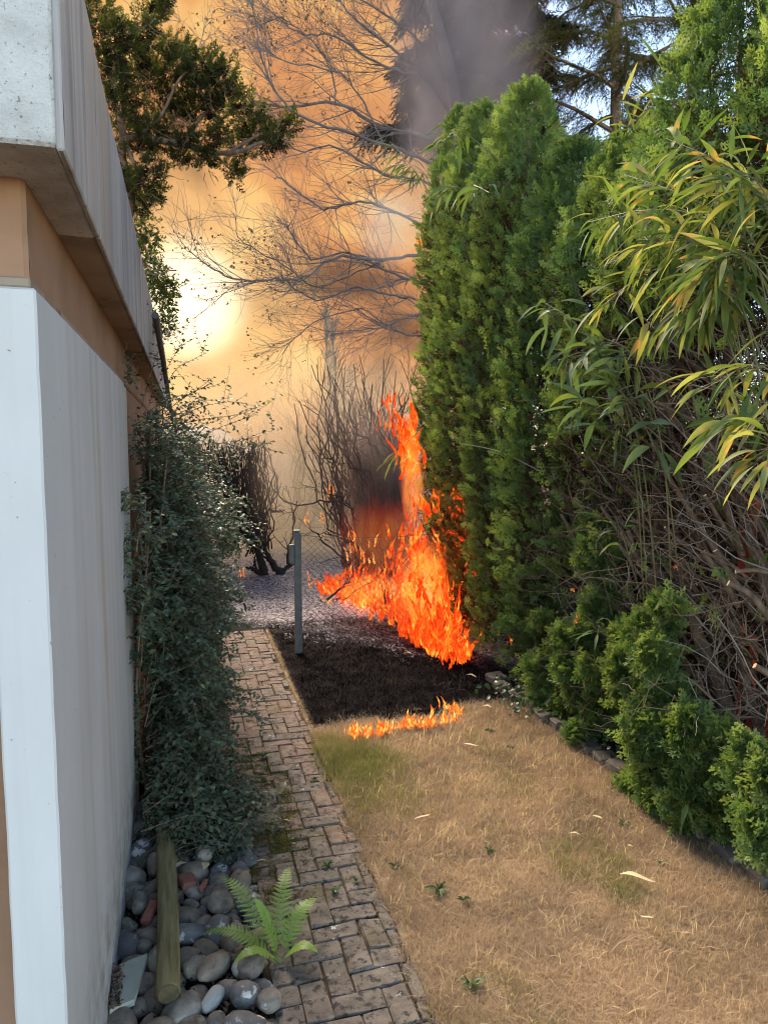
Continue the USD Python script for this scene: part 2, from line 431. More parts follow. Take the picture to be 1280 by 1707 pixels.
ramp_mat("wood_chip", [(0.3, (0.40, 0.30, 0.17)), (0.7, (0.58, 0.47, 0.30))], scale=30, stretch=(3, 1, 1), rough=0.8, bump=0.1)
ramp_mat("sheath", [(0.3, (0.48, 0.35, 0.18)), (0.7, (0.68, 0.54, 0.33))], scale=25, stretch=(4, 1, 1), rough=0.7, bump=0.15)
ramp_mat("bark_brown", [(0.3, (0.085, 0.056, 0.040)), (0.55, (0.17, 0.115, 0.08)), (0.75, (0.27, 0.195, 0.135))], scale=14, stretch=(3, 3, 0.7), rough=0.9, bump=0.6, dist=0.006)
ramp_mat("twig_brown", [(0.3, (0.11, 0.073, 0.052)), (0.7, (0.25, 0.175, 0.125))], scale=18, rough=0.9, bump=0.1)
ramp_mat("twig_grey", [(0.3, (0.20, 0.175, 0.155)), (0.7, (0.34, 0.30, 0.27))], scale=18, rough=0.9, bump=0.1)
ramp_mat("cut_wood", [(0.3, (0.52, 0.37, 0.21)), (0.7, (0.70, 0.54, 0.34))], scale=40, rough=0.8, bump=0.1)
ramp_mat("char", [(0.3, (0.010, 0.009, 0.009)), (0.7, (0.035, 0.030, 0.029))], scale=15, rough=0.85, bump=0.5, dist=0.006)
ramp_mat("bare_branch", [(0.3, (0.085, 0.072, 0.074)), (0.7, (0.17, 0.148, 0.15))], scale=8, rough=0.9, bump=0.2)
ramp_mat("shrub_stem", [(0.3, (0.035, 0.022, 0.022)), (0.7, (0.095, 0.058, 0.052))], scale=8, rough=0.9, bump=0.2)
ramp_mat("far_stem", [(0.3, (0.16, 0.13, 0.095)), (0.7, (0.26, 0.21, 0.15))], scale=4, rough=0.9, bump=0.1)
ramp_mat("galvanised", [(0.3, (0.07, 0.08, 0.085)), (0.7, (0.12, 0.135, 0.145))], scale=20, rough=0.55, bump=0.15, dist=0.002, spec=0.6,
         extra=[((0.22, 0.10, 0.05), 12, 0.6, 0.75, (1, 1, 0.4))])
ramp_mat("wire", [(0.3, (0.10, 0.09, 0.085)), (0.7, (0.17, 0.15, 0.14))], scale=20, rough=0.7, bump=0.1)
ramp_mat("red_board", [(0.3, (0.50, 0.055, 0.025)), (0.7, (0.68, 0.11, 0.05))], scale=6, stretch=(3, 3, 0.5), rough=0.6, bump=0.2)
ramp_mat("hill_green", [(0.3, (0.15, 0.16, 0.16)), (0.7, (0.24, 0.24, 0.24))], scale=0.2, rough=1.0, bump=0.1)
ramp_mat("pipe_dark", [(0.3, (0.05, 0.05, 0.055)), (0.7, (0.09, 0.09, 0.095))], scale=8, rough=0.6, bump=0.1)
ramp_mat("ash_flake", [(0.3, (0.34, 0.32, 0.34)), (0.7, (0.62, 0.58, 0.60))], scale=30, rough=0.95, bump=0.2)

leaf_mat("thuja", [(0.0, (0.075, 0.135, 0.050)), (0.45, (0.125, 0.210, 0.075)), (0.8, (0.190, 0.285, 0.10)), (1.0, (0.28, 0.36, 0.145))], trans=0.35, rough=0.6, nscale=3.0, vary=0.3)
leaf_mat("thuja_light", [(0.0, (0.15, 0.22, 0.065)), (0.5, (0.23, 0.31, 0.10)), (1.0, (0.34, 0.40, 0.16))], trans=0.35, rough=0.6, nscale=4.0, vary=0.25)
leaf_mat("thuja_dead", [(0.0, (0.060, 0.034, 0.022)), (0.6, (0.115, 0.068, 0.042)), (1.0, (0.175, 0.115, 0.065))], trans=0.1, rough=0.9, spec=0.1)
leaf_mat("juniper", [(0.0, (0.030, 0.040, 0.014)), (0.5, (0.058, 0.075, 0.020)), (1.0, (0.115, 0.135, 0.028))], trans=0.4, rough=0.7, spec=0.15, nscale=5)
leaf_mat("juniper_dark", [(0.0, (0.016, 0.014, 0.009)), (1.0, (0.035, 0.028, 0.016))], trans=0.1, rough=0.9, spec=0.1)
leaf_mat("spruce", [(0.0, (0.020, 0.022, 0.020)), (1.0, (0.050, 0.045, 0.038))], trans=0.15, rough=0.9, spec=0.1)
leaf_mat("larch", [(0.0, (0.055, 0.075, 0.022)), (0.6, (0.10, 0.12, 0.035)), (1.0, (0.14, 0.105, 0.045))], trans=0.35, rough=0.8, spec=0.1)
leaf_mat("larch_brown", [(0.0, (0.075, 0.052, 0.03)), (1.0, (0.14, 0.10, 0.055))], trans=0.25, rough=0.9, spec=0.1)
leaf_mat("cotoneaster", [(0.0, (0.045, 0.070, 0.045)), (0.5, (0.095, 0.135, 0.088)), (0.8, (0.155, 0.195, 0.12)), (1.0, (0.26, 0.24, 0.14))], trans=0.2, rough=0.55, spec=0.3, vary=0.35, tint=(1.3, 1.4, 0.6))
leaf_mat("cotoneaster_light", [(0.0, (0.11, 0.18, 0.09)), (1.0, (0.19, 0.27, 0.13))], trans=0.25, rough=0.4, spec=0.5)
leaf_mat("ivy", [(0.0, (0.03, 0.06, 0.025)), (1.0, (0.08, 0.13, 0.06))], trans=0.2, rough=0.4, spec=0.5)
leaf_mat("bamboo", [(0.0, (0.070, 0.125, 0.050)), (0.4, (0.12, 0.185, 0.068)), (0.75, (0.20, 0.25, 0.085)), (1.0, (0.31, 0.32, 0.11))], trans=0.38, rough=0.6, spec=0.18, vary=0.2, nscale=9,
         tint=(1.7, 1.6, 0.6), blotch=((0.40, 0.24, 0.10), 9.0, 0.63, 0.70))
leaf_mat("bamboo_yellow", [(0.0, (0.20, 0.25, 0.10)), (0.6, (0.31, 0.33, 0.135)), (1.0, (0.46, 0.38, 0.21))], trans=0.4, rough=0.6, spec=0.18, vary=0.2, nscale=9,
         tint=(1.6, 1.5, 0.6), blotch=((0.48, 0.29, 0.14), 8.0, 0.57, 0.65))
leaf_mat("bamboo_blue", [(0.0, (0.085, 0.150, 0.080)), (1.0, (0.20, 0.29, 0.17))], trans=0.3, rough=0.55, spec=0.25, vary=0.2, nscale=8)
leaf_mat("fern", [(0.0, (0.22, 0.35, 0.08)), (0.6, (0.31, 0.45, 0.11)), (1.0, (0.48, 0.55, 0.14))], trans=0.35, rough=0.5, vary=0.2)
leaf_mat("straw", [(0.0, (0.40, 0.30, 0.20)), (0.3, (0.70, 0.55, 0.385)), (0.7, (0.82, 0.67, 0.49)), (1.0, (0.95, 0.85, 0.68))], trans=0.45, rough=0.75, spec=0.2, vary=0.25, nscale=2.6, tint=(1.15, 1.1, 0.9), island=0.9)
leaf_mat("straw_pale", [(0.0, (0.62, 0.50, 0.34)), (1.0, (0.93, 0.83, 0.66))], trans=0.4, rough=0.6, island=0.9)
leaf_mat("grass_green", [(0.0, (0.20, 0.20, 0.075)), (0.5, (0.33, 0.30, 0.13)), (1.0, (0.62, 0.50, 0.29))], trans=0.4, rough=0.7, spec=0.2, vary=0.3, nscale=3, island=0.9)
leaf_mat("weed", [(0.0, (0.045, 0.09, 0.035)), (1.0, (0.09, 0.15, 0.05))], trans=0.25, rough=0.5)
leaf_mat("charred_blade", [(0.0, (0.005, 0.004, 0.0045)), (0.8, (0.014, 0.011, 0.0115)), (1.0, (0.026, 0.021, 0.020))], trans=0.0, rough=1.0, spec=0.0)
leaf_mat("moss", [(0.0, (0.09, 0.085, 0.016)), (0.6, (0.15, 0.135, 0.028)), (1.0, (0.20, 0.12, 0.05))], trans=0.15, rough=0.9, spec=0.1)
leaf_mat("dry_leaf", [(0.0, (0.10, 0.075, 0.065)), (1.0, (0.20, 0.15, 0.12))], trans=0.2, rough=0.8, spec=0.1)

mat("flame", {
    "g": ("geometry", {}), "mp": ("mapping", {"scale": (1.0, 1.0, 0.55)}),
    "n": ("noise_texture", {"scale": 11.0, "detail": 6.0, "roughness": 0.68, "distortion": 0.9}),
    "r": ("rgb_ramp", {"ramp": [(0.34, (0.62, 0.022, 0.004)), (0.46, (1.10, 0.065, 0.008)), (0.54, (1.35, 0.14, 0.012)), (0.60, (1.5, 0.36, 0.03)), (0.68, (1.7, 0.75, 0.12))]}),
    "e": ("emission", {"strength": 1.0 * DIM})},
    [("g.position", "mp.vector"), ("mp.vector", "n.vector"), ("n.fac", "r.fac"), ("r.color", "e.color")], "e.emission")
mat("flame_small", {
    "g": ("geometry", {}), "mp": ("mapping", {"scale": (1.0, 1.0, 0.6)}),
    "n": ("noise_texture", {"scale": 40.0, "detail": 3.0, "roughness": 0.6, "distortion": 0.8}),
    "r": ("rgb_ramp", {"ramp": [(0.34, (0.95, 0.07, 0.008)), (0.47, (1.3, 0.22, 0.02)), (0.56, (1.5, 0.50, 0.07)), (0.66, (1.8, 0.95, 0.25))]}),
    "e": ("emission", {"strength": 1.05 * DIM})},
    [("g.position", "mp.vector"), ("mp.vector", "n.vector"), ("n.fac", "r.fac"), ("r.color", "e.color")], "e.emission")

# ground: dry lawn, burnt strip and pale ash beyond it, bare soil under the hedge and the stones
mat("ground_material", {
    "g": ("geometry", {}), "s": ("separate_xyz", {}),
    "wob": ("noise_texture", {"scale": 5.0, "detail": 5.0, "roughness": 0.65}),
    "w1": ("math", {"math_type": "multiply_add", "value2": 0.9, "value3": -0.45}),
    "yb": ("math", {"math_type": "add"}),
    "burn": ("map_range", {"range_type": "smoothstep", "from_min": 3.95, "from_max": 4.10, "clamp": True}),
    "bx": ("map_range", {"range_type": "smoothstep", "from_min": 0.672, "from_max": 0.70, "clamp": True}),
    "yl": ("map_range", {"range_type": "smoothstep", "from_min": 6.3, "from_max": 6.5, "clamp": True}),
    "bxm": ("math", {"math_type": "maximum"}),
    "burnm": ("math", {"math_type": "multiply"}),
    "ax": ("math", {"math_type": "multiply_add", "value2": 1.15}),
    "ash": ("map_range", {"range_type": "smoothstep", "from_min": 7.10, "from_max": 7.75, "clamp": True}),
    "an": ("noise_texture", {"scale": 26.0, "detail": 5.0, "roughness": 0.75}),
    "anr": ("map_range", {"from_min": 0.38, "from_max": 0.56, "clamp": True}),
    "ashm": ("math", {"math_type": "multiply"}), "ashl": ("math", {"math_type": "multiply"}), "hl": ("map_range", {"range_type": "smoothstep", "from_min": 2.9, "from_max": 2.4, "clamp": True}), "burnl": ("math", {"math_type": "multiply"}),
    "ln": ("noise_texture", {"scale": 60.0, "detail": 6.0, "roughness": 0.7}),
    "lr": ("rgb_ramp", {"ramp": [(0.3, (0.20, 0.145, 0.09)), (0.5, (0.36, 0.27, 0.175)), (0.7, (0.52, 0.41, 0.28))]}),
    "soil": ("rgb_ramp", {"ramp": [(0.3, (0.035, 0.024, 0.015)), (0.7, (0.105, 0.075, 0.048))]}),
    "bc": ("rgb_ramp", {"ramp": [(0.3, (0.006, 0.0045, 0.005)), (0.55, (0.013, 0.010, 0.0105)), (0.75, (0.030, 0.022, 0.021))]}),
    "ac": ("rgb_ramp", {"ramp": [(0.3, (0.14, 0.125, 0.13)), (0.5, (0.34, 0.31, 0.325)), (0.7, (0.56, 0.52, 0.54))]}),
    "xl": ("map_range", {"from_min": 0.66, "from_max": 0.67, "clamp": True}),
    "xr": ("map_range", {"from_min": 2.16, "from_max": 2.08, "clamp": True}),
    "xx": ("math", {"math_type": "multiply"}),
    "fy": ("map_range", {"range_type": "smoothstep", "from_min": 13.0, "from_max": 10.5, "clamp": True}), "ashf": ("math", {"math_type": "multiply"}), "c1": ("mix", {}), "c2": ("mix", {}), "c3": ("mix", {}),
    "b": ("bump", {"strength": 0.8, "distance": 0.015}),
    "p": ("principled_bsdf", {"roughness": 0.95, "specular_ior_level": 0.1})},
    [("g.position", "s.vector"), ("g.position", "wob.vector"), ("wob.fac", "w1.value1"), ("s.y", "yb.value1"), ("w1.value", "yb.value2"),
     ("yb.value", "burn.value"), ("s.x", "bx.value"), ("s.y", "yl.value"), ("bx.result", "bxm.value1"), ("yl.result", "bxm.value2"), ("burn.result", "burnm.value1"), ("bxm.value", "burnm.value2"),
     ("s.x", "ax.value1"), ("yb.value", "ax.value3"), ("ax.value", "ash.value"),
     ("g.position", "an.vector"), ("an.fac", "anr.value"), ("anr.result", "ashm.value1"), ("ash.result", "ashm.value2"),
     ("g.position", "ln.vector"), ("ln.fac", "lr.fac"), ("ln.fac", "soil.fac"), ("ln.fac", "bc.fac"), ("an.fac", "ac.fac"),
     ("s.x", "hl.value"), ("hl.result", "ashl.value1"), ("ashm.value", "ashl.value2"), ("hl.result", "burnl.value1"), ("burnm.value", "burnl.value2"), ("s.x", "xl.value"), ("s.x", "xr.value"), ("xl.result", "xx.value1"), ("xr.result", "xx.value2"),
     ("soil.color", "c1.color1"), ("lr.color", "c1.color2"), ("xx.value", "c1.fac"),
     ("c1.color", "c2.color1"), ("bc.color", "c2.color2"), ("burnl.value", "c2.fac"),
     ("c2.color", "c3.color1"), ("ac.color", "c3.color2"), ("s.y", "fy.value"), ("fy.result", "ashf.value1"), ("ashl.value", "ashf.value2"), ("ashf.value", "c3.fac"), ("c3.color", "p.base_color"),
     ("ln.fac", "b.height"), ("b.normal", "p.normal")], "p.BSDF")


# ------------------------------------------------------------------ ground and hill
def ground_z(x, y):
    x, y = np.asarray(x, float), np.asarray(y, float)
    z = 0.02 * (fbm(np.stack([x * 2.2, y * 2.2, 0 * x], -1), 3, 5) - 0.5)
    bed = (x < 0.215) & (y < 6.5)
    path = (x >= 0.195) & (x < 0.662) & (y < 6.44)
    z = np.where(path, -0.006 + 0.006 * (fbm(np.stack([x * 9, y * 9, 0 * x], -1), 2, 3) - 0.5), z)
    z = np.where(bed & ~path, -0.030, z)
    z = np.where(x > 2.14, z + 0.03, z)
    far = np.clip(y - 9, 0, 50)
    return z + 0.004 * far


gx = np.unique(np.round(np.concatenate([np.linspace(-90, -1, 30), np.arange(-1, 2.6, 0.04), [0.194, 0.196, 0.661, 0.663], np.linspace(2.6, 90, 34)]), 4))
gy = np.unique(np.round(np.concatenate([np.linspace(-60, 0.5, 16), np.arange(0.5, 9, 0.05), np.linspace(9, 140, 50)]), 4))
GX, GY = np.meshgrid(gx, gy, indexing="ij")
GV = np.stack([GX, GY, ground_z(GX, GY)], -1).reshape(-1, 3)
ii, jj = np.meshgrid(np.arange(len(gx) - 1), np.arange(len(gy) - 1), indexing="ij")
ny = len(gy)
GF = np.stack([ii * ny + jj, (ii + 1) * ny + jj, (ii + 1) * ny + jj + 1, ii * ny + jj + 1], -1).reshape(-1, 4)
tag(obj("ground", (GV, GF), "ground_material"), "dry garden ground, burnt black and ashen towards the fire", kind="structure")

hx = np.linspace(-120, 120, 80)
hv = []
for k, (yy, s) in enumerate([(110, 0.0), (125, 0.8), (150, 1.0), (190, 0.75), (240, 0.0)]):
    hz = (4.5 + 7.0 * fbm(np.stack([hx * 0.03, 0 * hx + k * 0.3, 0 * hx], -1), 4, 3)) * s * np.clip((15 - hx) / 9, 0, 1) ** 0.8 * 0.9 - 0.5
    hv.append(np.stack([hx, 0 * hx + yy, hz], 1))
hn = len(hx)
hf = [[a * hn + b, a * hn + b + 1, (a + 1) * hn + b + 1, (a + 1) * hn + b] for a in range(4) for b in range(hn - 1)]
tag(obj("hill", (np.vstack(hv), np.array(hf)), "hill_green", smooth=True), "low grey hill far beyond the smoke", kind="structure")

# ------------------------------------------------------------------ the brick path
path_t = tag(UsdGeom.Xform.Define(stage, "/World/path"), "narrow herringbone path of weathered brick pavers", kind="structure")
rng = np.random.default_rng(11)
bw, x0p, x1p, y0p, y1p = 0.0805, 0.205, 0.655, 1.40, 6.40
cells = []
for i in range(-4, 70):
    for j in range(-12, 70):
        k = (i - j) % 4                      # 90 degree herringbone: horizontals start where k == 0, verticals where k == 3
        if k == 0:
            cells.append((i, j, 2, 1))
        elif k == 3:
            cells.append((i, j, 1, 2))
for i, j, a, b in cells:
    xa, xb = x0p + 0.012 + i * bw, x0p + 0.012 + (i + a) * bw
    ya, yb = y0p + j * bw, y0p + (j + b) * bw
    jag = 0.015 * rng.uniform(-1, 1)
    xa, xb = max(xa, x0p), min(xb, x1p + jag)
    ya, yb = max(ya, y0p), min(yb, y1p)
    if xb - xa < 0.025 or yb - ya < 0.025:
        continue
    g = 0.0026
    m = rounded_box(xb - xa - 2 * g, yb - ya - 2 * g, 0.05, 0.0045)
    v = m.vertices.copy()
    v[:, :2] += 0.0022 * (noise(v * 60 + [i * 3, j * 5, 0]) - 0.5)[:, None] * 2
    v += rng.normal(0, 0.0022, v.shape)
    tilt = Rotation.from_euler("xyz", rng.normal(0, [0.018, 0.018, 0.012]))
    v = tilt.apply(v) + [(xa + xb) / 2, (ya + yb) / 2, -0.0215 + rng.normal(0, 0.0018)]
    warm = rng.random() < np.clip((yb - 2.2) / 2.5, 0.05, 0.85)
    obj("brick", (v, m.faces), "paver_warm" if warm else "paver", path_t)

# ------------------------------------------------------------------ the building on the left
XW, XF, ZS = -0.25, -0.196, 2.157
house = thing("house", "grey concrete house corner with white wall end and overhanging balcony parapet", "house", (-3, 1.4, 0))


def panel(x0, x1, y0, y1, z0, z1, step=0.12, seed=0, amp=0.002, b=0.008):
    """a wall slab whose edges and faces are slightly uneven"""
    m = cham_box(x0, x1, y0, y1, z0, z1, b)
    v, f = trimesh.remesh.subdivide_to_size(m.vertices, m.faces, step)
    m = trimesh.Trimesh(v, f); m.merge_vertices()
    v = m.vertices + amp * 2 * (fbm(m.vertices * 14, 3, seed)[:, None] - 0.5)
    return v, m.faces


obj("white_wall", panel(-0.342, XW, 1.42, 3.34, -0.3, 1.935, 0.05, 1, 0.0012, 0.004), "white_wall", house, label="white painted wall end with chipped edge")
obj("stained_edge", panel(-0.345, XW - 0.004, 3.343, 3.52, -0.3, 1.93, 0.08, 2), "stained_wall", house, label="beige stained strip at the far end of the white wall")
obj("ledge", panel(-0.40, XW - 0.012, 1.44, 3.34, 1.938, 1.957, 0.1, 3, 0.001, 0.003), "soffit_concrete", house)
obj("upper_wall", panel(-0.9, -0.28, 1.53, 9.5, 1.96, ZS + 0.01, 0.3, 4), "brown_render", house, label="brown rendered band under the balcony")
obj("recessed_wall", panel(-0.6, -0.285, 3.525, 9.5, -0.3, 1.957, 0.3, 5), "brown_render", house, label="brown rendered wall behind the shrub")
obj("side_wall", panel(-6, -0.345, 1.56, 1.8, -0.3, 1.957, 0.6, 6), "brown_render", house, label="brown rendered wall left of the white wall end")
obj("parapet", panel(-0.46, XF, 1.356, 1.905, ZS, 2.60, 0.05, 7, 0.004, 0.006), "plaster_rough", house, label="rough plastered end of the balcony parapet")
y = 1.357
for k, ln in enumerate([0.535, 1.40, 1.80, 2.6]):
    obj("fascia_panel", panel(XF + 0.0005 * k - 0.001, XF + 0.012, y, y + ln - 0.006, ZS - 0.004, 2.606 - 0.008 * k, 0.12, 20 + k, 0.0015, 0.003), "concrete_streaked", house)
    y += ln
obj("slab", panel(-6, XF - 0.002, 1.91, 9.3, ZS, 2.58, 0.3, 9), "soffit_concrete", house, label="concrete balcony slab with stained underside")
obj("slab", panel(-6, -0.462, 1.357, 1.905, ZS, 2.60, 0.3, 10, 0.003), "plaster_rough", house)
obj("storey", box(-6, -1.6, 2.6, 9.3, 2.585, 5.2), "white_wall", house)
obj("body", box(-6, -0.62, 1.82, 9.3, -0.3, 2.15), "brown_render", house)
# drain pipe at the far end of the balcony
single("drain_pipe", tube([on_x(259, 525, -0.10), on_x(272, 600, -0.10), on_x(287, 700, -0.10)], 0.014, 8), "pipe_dark",
       "thin dark pipe standing beyond the balcony above the shrub", "pipe", smooth=40)

# ------------------------------------------------------------------ stones, pole and rubble beside the path
def pebble(seed, rx, ry, rz, rough=0.10, sub=3):
    m = trimesh.creation.icosphere(subdivisions=sub)
    v = m.vertices
    n = fbm(v * 1.3 + seed * 7.1, 3, seed) - 0.5
    sq = np.sign(v) * np.abs(v) ** 0.88
    n2 = np.abs(fbm(v * 2.2 + seed * 3.3, 3, seed + 50) - 0.5)
    return sq * (1 + rough * 3.2 * n[:, None] - 0.22 * n2[:, None]) * [rx, ry, rz], m.faces


def place(vf, loc, rz=0, tilt=(0, 0)):
    v, f = vf
    return Rotation.from_euler("xyz", [tilt[0], tilt[1], rz]).apply(v) + np.asarray(loc), f


COB = "rounded grey cobbles in the bed by the wall"
named = [  # pixel, long radius, short, height, angle, material, label
    (312, 1555, .062, .034, .032, 0.05, "cobble_speckled", "dark cobble speckled with white lichen right of the wooden pole"),
    (356, 1610, .070, .040, .034, 0.85, "cobble_brown", "large flat brown cobble with one dark round spot"),
    (418, 1608, .052, .042, .036, 1.1, "cobble_brown", "big smooth olive brown cobble beside the fern's foot"),
    (355, 1660, .045, .024, .022, 0.9, "cobble_pale", "pale whitish oblong cobble in front of the brown ones"),
    (410, 1657, .046, .040, .034, 0.1, "cobble_speckled", "dark mottled round cobble right of the pale oblong one"),
    (448, 1665, .036, .036, .028, 0.3, "cobble_grey", "grey cobble against the path edge at the picture's bottom"),
    (397, 1612, .020, .026, .024, 0.2, "cobble_pale", "small yellowish round cobble between two big brown ones"),
    (340, 1425, .036, .044, .040, 0.2, "cobble_grey", "tall grey cobble beyond the wood chips"),
    (258, 1440, .030, .052, .034, 0.1, "cobble_brown", "brown cobble lying left of the pole near the shrub"),
    (232, 1505, .028, .045, .040, 0.1, "cobble_grey", "grey cobble leaning on the foot of the white wall"),
    (366, 1505, .042, .046, .036, 0.5, "cobble_grey", "mottled cobble at the left tip of the fern"),
    (240, 1575, .028, .026, .024, 0.0, "cobble_grey", "small pale grey cobble above the slate piece"),
    (268, 1600, .040, .050, .040, 0.1, "cobble_grey", "grey egg shaped cobble touching the pole's left side"),
    (330, 1612, .048, .040, .030, 0.1, "cobble_grey", "wide grey cobble pressed under the brown spotted one"),
]
rng = np.random.default_rng(21)
placed = []
for i, (u, v, a, b, c, ang, m, lab) in enumerate(named):
    p = on_z(u, v, 0.03)
    placed.append((p[0], p[1], max(a, b)))
    single("cobble", place(pebble(i, a, b, c), (p[0], p[1], 0.006 + c * 0.62), ang, rng.normal(0, 0.12, 2)), m, lab, "stone", COB, smooth=True)
def seen(p):
    q = np.asarray(p) - Cam
    c_ = q @ FW
    return PW / 2 + FPX * (q @ RT) / c_, PH / 2 - FPX * (q @ UP) / c_


found = []
for layer in range(3):
    for _ in range((1500, 2200, 500)[layer]):
        x, y = rng.uniform(-0.238, 0.215), rng.uniform(1.72, 3.30)
        r = rng.uniform(*((0.030, 0.052), (0.022, 0.036), (0.014, 0.024))[layer])
        x = min(x, 0.212 - 0.6 * r)
        if seen((x, y, 0.02))[1] > 1725 or any((x - a) ** 2 + (y - b) ** 2 < ((0.86, 0.74, 0.70)[layer] * (r + c)) ** 2 for a, b, c in placed):
            continue
        placed.append((x, y, r))
        found.append((y, x, r))
ORD = "first second third fourth fifth sixth seventh eighth ninth tenth eleventh twelfth".split() + [f"{n}th" for n in range(13, 20)] + ["20th", "21st", "22nd", "23rd"] + [f"{n}th" for n in range(24, 31)] + ["31st", "32nd", "33rd"] + [f"{n}th" for n in range(34, 41)] + ["41st", "42nd", "43rd"] + [f"{n}th" for n in range(44, 51)] + ["51st", "52nd", "53rd"] + [f"{n}th" for n in range(54, 61)] + ["61st", "62nd", "63rd"] + [f"{n}th" for n in range(64, 71)] + ["71st", "72nd", "73rd"] + [f"{n}th" for n in range(74, 99)]
rank = {}
for k, (y, x, r) in enumerate(sorted(found)):
    zone = "between wall and pole" if x < -0.11 else "just right of the pole" if x < 0.0 else "midway between pole and path" if x < 0.12 else "along the path edge"
    m = ["cobble_grey", "cobble_grey", "cobble_brown", "cobble_brown", "cobble_speckled"][rng.integers(5)]
    look = {"cobble_grey": "grey", "cobble_brown": "brownish", "cobble_speckled": "speckled"}[m]
    size = "small" if r < 0.025 else "medium" if r < 0.036 else "large"
    rank[zone] = rank.get(zone, 0) + 1
    vf = pebble(100 + k, r * rng.uniform(1.05, 1.5), r * rng.uniform(0.85, 1.1), r * rng.uniform(0.65, 0.9), 0.16, sub=2)
    single("cobble", place(vf, (x, y, -0.03 + r * 0.8), rng.uniform(0, 3.1), rng.normal(0, 0.25, 2)), m,
           f"{size} {look} cobble {zone}, {ORD[rank[zone] - 1]} of its row from the front", "stone", COB, smooth=True)

# the round wooden pole lying on the stones
a, b = np.array([-0.085, 2.02, 0.068]), np.array([-0.128, 3.30, 0.060])
pole_t = thing("wooden_pole", "greenish weathered round wooden pole lying along the wall", "pole", a)
ts = np.linspace(0, 1, 22)
pts = a + (b - a) * ts[:, None] + np.stack([0.004 * np.sin(ts * 5), 0 * ts, 0.003 * np.sin(ts * 7 + 1)], 1)
rad = np.full(22, 0.035); rad[0] = 0.031
pts[1] = pts[0] + (pts[2] - pts[0]) * 0.08
pv, pf = tube(pts, rad, 20, cap=False)
pv = pv + 0.0016 * (fbm(pv * [30, 4, 30], 3, 4)[:, None] - 0.5)
obj("shaft", (pv, pf), "pole_wood", pole_t, smooth=50)
ax = unit(b - a)
sx = unit(np.cross(ax, [0, 0, 1])); sz = np.cross(sx, ax)
ang = np.linspace(0, 2 * np.pi, 21)[:-1]
for nm, q, sg, rr in (("cut_end", pts[0], -1, 0.031), ("cut_end", pts[-1], 1, 0.035)):
    ring = q + rr * (np.cos(ang)[:, None] * sx + np.sin(ang)[:, None] * sz)
    ring2 = q + ax * sg * 0.003 + rr * 0.9 * (np.cos(ang)[:, None] * sx + np.sin(ang)[:, None] * sz)
    vv = np.vstack([ring, ring2, q + ax * sg * 0.0035])
    n = len(ang); kk = np.arange(n); nx = (kk + 1) % n
    ff = np.vstack([np.stack([kk, nx, n + nx], 1), np.stack([kk, n + nx, n + kk], 1), np.stack([n + kk, n + nx, np.full(n, 2 * n)], 1)])
    obj(nm, (vv, ff if sg < 0 else ff[:, ::-1]), "pole_end", pole_t)

# slate piece at the foot of the white wall, with litter on it
c = [on_z(u, v, z) for u, v, z in ((181, 1688, .055), (224, 1668, .05), (246, 1592, .055), (216, 1604, .06), (205, 1612, .065))]
c[0][0] = c[4][0] = max(XW + 0.006, c[0][0])
top = np.array(c); top[:, 2] += 0.012 * fbm(top * 20, 2, 3)
low = top - [0, 0, 0.02]
slab = trimesh.convex.convex_hull(np.vstack([top, low]))
single("slate_piece", slab, "slate_green", "pale green broken slate plate leaning at the foot of the white wall", "slate")
# broken terracotta pieces
for (u, v, w, ln, h, rz, lab) in ((250, 1520, .035, .10, .03, -0.25, "broken red terracotta piece left of the wooden pole"), (268, 1530, .02, .09, .02, -0.12, "thin terracotta shard pressed against the pole's left side"),
                                  (312, 1468, .055, .07, .03, 0.3, "crumbling red brick fragment right of the pole beyond the speckled cobble"), (338, 1475, .018, .05, .025, -0.4, "small upright red brick sliver beside the moss tuft")):
    p = on_z(u, v, 0.035)
    m = rounded_box(w, ln, h, 0.005)
    vv, ff = trimesh.remesh.subdivide_to_size(m.vertices, m.faces, 0.02)
    m = trimesh.Trimesh(vv, ff); m.merge_vertices()
    vv = m.vertices + 0.010 * (fbm(m.vertices * 45 + u, 3, 5)[:, None] - 0.5)
    single("brick_fragment", place((vv, m.faces), (p[0], p[1], 0.03), rz, (0.05, 0.1)), "terracotta", lab, "brick fragment")
# pale wood chips and dry bamboo sheaths
def chip(u, v, ln, w, rz, m, lab, name="wood_chip", cat="wood chip", z=0.03, curl=0.25, group=None):
    p = on_z(u, v, z)
    t = np.linspace(-1, 1, 9)
    wid = w / 2 * np.clip(1 - np.abs(t) ** 2.2, 0.06, 1) * (1 + 0.15 * np.sin(t * 5 + u))
    cy = ln / 2 * t
    cx = 0.10 * ln * np.sin(t * 2.2 + u)
    hz = curl * w * np.cos(t * 1.7) + 0.006
    vv = np.vstack([np.stack([cx - wid, cy, hz + curl * wid], 1), np.stack([cx, cy, hz], 1), np.stack([cx + wid, cy, hz + curl * wid * 1.2], 1)])
    vv = np.vstack([vv, vv - [0, 0, 0.0016]])
    ff = []
    for base, fl in ((0, 1), (27, -1)):
        for a_ in (0, 9):
            for q in range(8):
                f4 = [base + a_ + q, base + a_ + 9 + q, base + a_ + 10 + q, base + a_ + 1 + q]
                ff.append(f4 if fl > 0 else f4[::-1])
    for a_, s in ((0, 1), (18, -1)):
        for q in range(8):
            f4 = [a_ + q, a_ + q + 1, 27 + a_ + q + 1, 27 + a_ + q]
            ff.append(f4 if s > 0 else f4[::-1])
    single(name, place((vv, np.array(ff)), p, rz), m, lab, cat, group, smooth=60)


